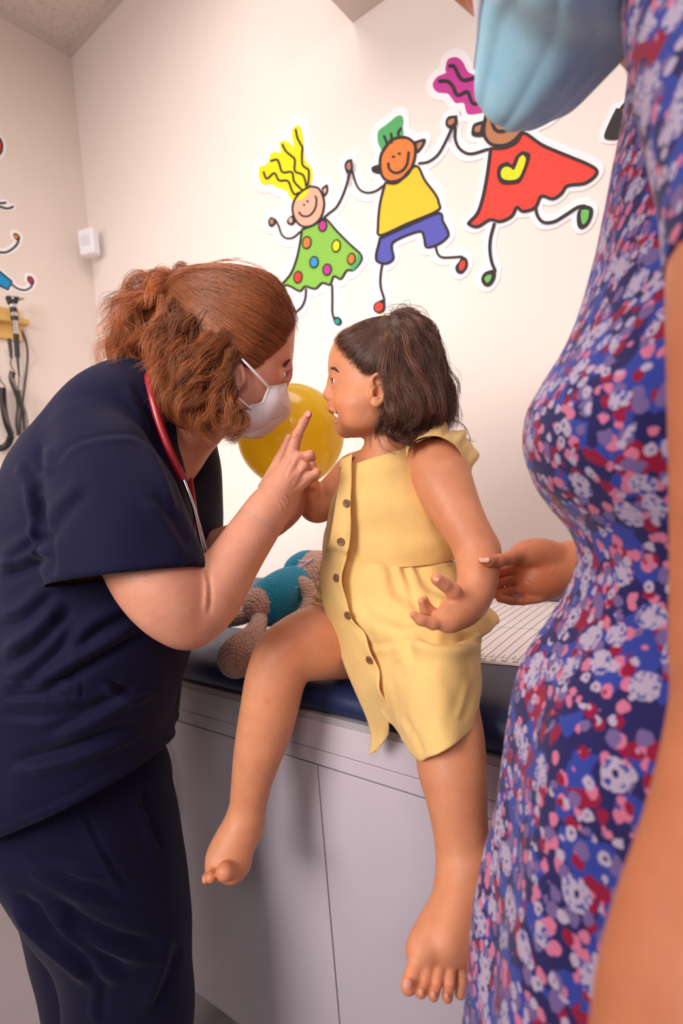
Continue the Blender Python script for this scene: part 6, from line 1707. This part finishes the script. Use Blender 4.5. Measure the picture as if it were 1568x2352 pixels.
def part(name, pts, mat, h=.0016, amp=.0022, pitch=.0072, extra=None, k=.008, rows_ax=None):
    q = np.array([[*P(a, b, d), m2(r, d)] for a, b, d, r in pts])
    R = q[:, 3].max()+.012
    f = Field(q[:, :3].min(0)-R, q[:, :3].max(0)+R, h); f.limb(pts, k=k)
    if extra: extra(f)
    V, F = f.mesh(); V = relax(V, F, 2, .5)
    ax = q[-1, :3]-q[0, :3]; ax /= np.linalg.norm(ax)
    V = rows(V, F, q[0, :3], ax if rows_ax is None else rows_ax, pitch, amp)
    return mesh_np(name, V, F, mat, doll)
dep = lambda x, y, up=0: proj(on_pad(x, y, up))[2]
dF = dep(546, 1545, .0); 
# leg with the foot pointing at the viewer
d1 = dep(575, 1470, .02)
part('leg', [(598, 1405, 1.235, 15), (594, 1432, 1.19, 17), (580, 1462, 1.14, 24), (560, 1490, 1.095, 36), (548, 1508, 1.07, 40), (543, 1514, 1.058, 39)], M_cb, amp=.0022, pitch=.0068)
part('leg', [(575, 1408, 1.29, 17), (545, 1416, 1.285, 18), (510, 1420, 1.285, 18), (470, 1412, 1.285, 20)], M_cb)
part('arm', [(566, 1398, 1.32, 13), (535, 1396, 1.325, 13), (500, 1402, 1.33, 14)], M_cb)
part('body', [(596, 1392, 1.235, 36), (606, 1388, 1.245, 40), (630, 1375, 1.275, 44), (660, 1350, 1.315, 40), (680, 1340, 1.34, 30)], M_cb)
tp_ = part('top', [(612, 1390, 1.25, 47), (632, 1375, 1.275, 51), (660, 1352, 1.315, 46), (678, 1336, 1.335, 33)], M_ct, amp=.0012, pitch=.004)
part('head', [(705, 1335, 1.375, 46), (722, 1322, 1.39, 54), (738, 1318, 1.40, 48)], M_cb, pitch=.0085)
part('arm', [(686, 1338, 1.30, 15), (704, 1350, 1.28, 16), (714, 1380, 1.26, 16.5), (708, 1402, 1.24, 17), (702, 1418, 1.23, 16)], M_cb)
def capcut(f):
    c0 = P(655, 1310, 1.35); n = (RT*.75+(-UP)*.66); n /= np.linalg.norm(n)
    f.put(lambda x, y, z: ((x-c0[0])*n[0]+(y-c0[1])*n[1]+(z-c0[2])*n[2])-.030, P(690, 1310, 1.4)-.15, P(690, 1310, 1.3)+.15, 0, 'i')
part('cap', [(686, 1312, 1.385, 35), (704, 1308, 1.395, 40), (712, 1306, 1.40, 38)], M_ct, amp=.0012, pitch=.004, extra=capcut)
mb = MB()
mb.tube(crom([P(685, 1287, 1.35), P(695, 1290, 1.342), P(708, 1288, 1.340), P(720, 1282, 1.345)], 6), .0016, 6)
mb.tube(crom([P(715, 1286, 1.34), P(702, 1294, 1.335), P(690, 1300, 1.330), P(680, 1312, 1.32), P(675, 1324, 1.29), P(681, 1331, 1.285)], 6), .0018, 6)
mb.tube(crom([P(700, 1294, 1.335), P(698, 1308, 1.33), P(697, 1326, 1.30)], 6), .0016, 6)
mb.tube(crom([P(668, 1350, 1.262), P(674, 1353, 1.258), P(682, 1349, 1.262)], 5), .0016, 6)
mb.build('white_ties', M_yarn, doll, smooth=True)
mb = MB(); mb.tube(crom([P(668, 1326, 1.30), P(678, 1336, 1.28), P(684, 1352, 1.268), P(690, 1344, 1.275), P(684, 1332, 1.285)], 6), .0045, 8); mb.build('shoulder_bow', M_ct, doll, smooth=True)
# ------------------------------------------------------------------ light
def area(name, loc, tgt, sx, sy, power, col):
    l = bpy.data.lights.new(name, 'AREA'); l.shape = 'RECTANGLE'; l.size = sx; l.size_y = sy
    l.energy = power; l.color = col
    o = bpy.data.objects.new(name, l); COL.objects.link(o)
    o.location = loc
    o.rotation_euler = (Vector(tgt)-Vector(loc)).to_track_quat('-Z', 'Y').to_euler()
    return o
k = area('key_light', (-1.45, -.55, 1.95), (-.62, 1.45, 1.25), 1.1, 1.1, 18, (1, .95, .915)); k.data.spread = math.radians(92)  # assumed key lamp, unseen; beam narrowed to keep the near arm dim
area('window_light', (-2.2, 1.0, 2.0), (.0, 1.3, 1.15), 1.0, 1.2, 9, (1, .95, .92))
area('ceiling_panel', (-.15, 1.0, 3.3), (-.1, 1.3, 0), 1.6, 1.0, 27, (1, .94, .91))
area('back_lamp', (.0, -1.7, 2.7), (-.1, 1.1, 1.1), .7, .5, 14, (1, .94, .90))
w = bpy.data.worlds.new('world'); S.world = w; w.use_nodes = True
bg = w.node_tree.nodes['Background']; bg.inputs[0].default_value = (1, .93, .93, 1); bg.inputs[1].default_value = .44
S.view_settings.view_transform = 'Standard'; S.view_settings.look = 'None'
S.view_settings.exposure = 0.10; S.view_settings.gamma = 1.0; S.view_settings.use_curve_mapping = False
S.cycles.max_bounces = 8; S.cycles.diffuse_bounces = 4
try: S.cycles.use_denoising = True
except Exception: pass
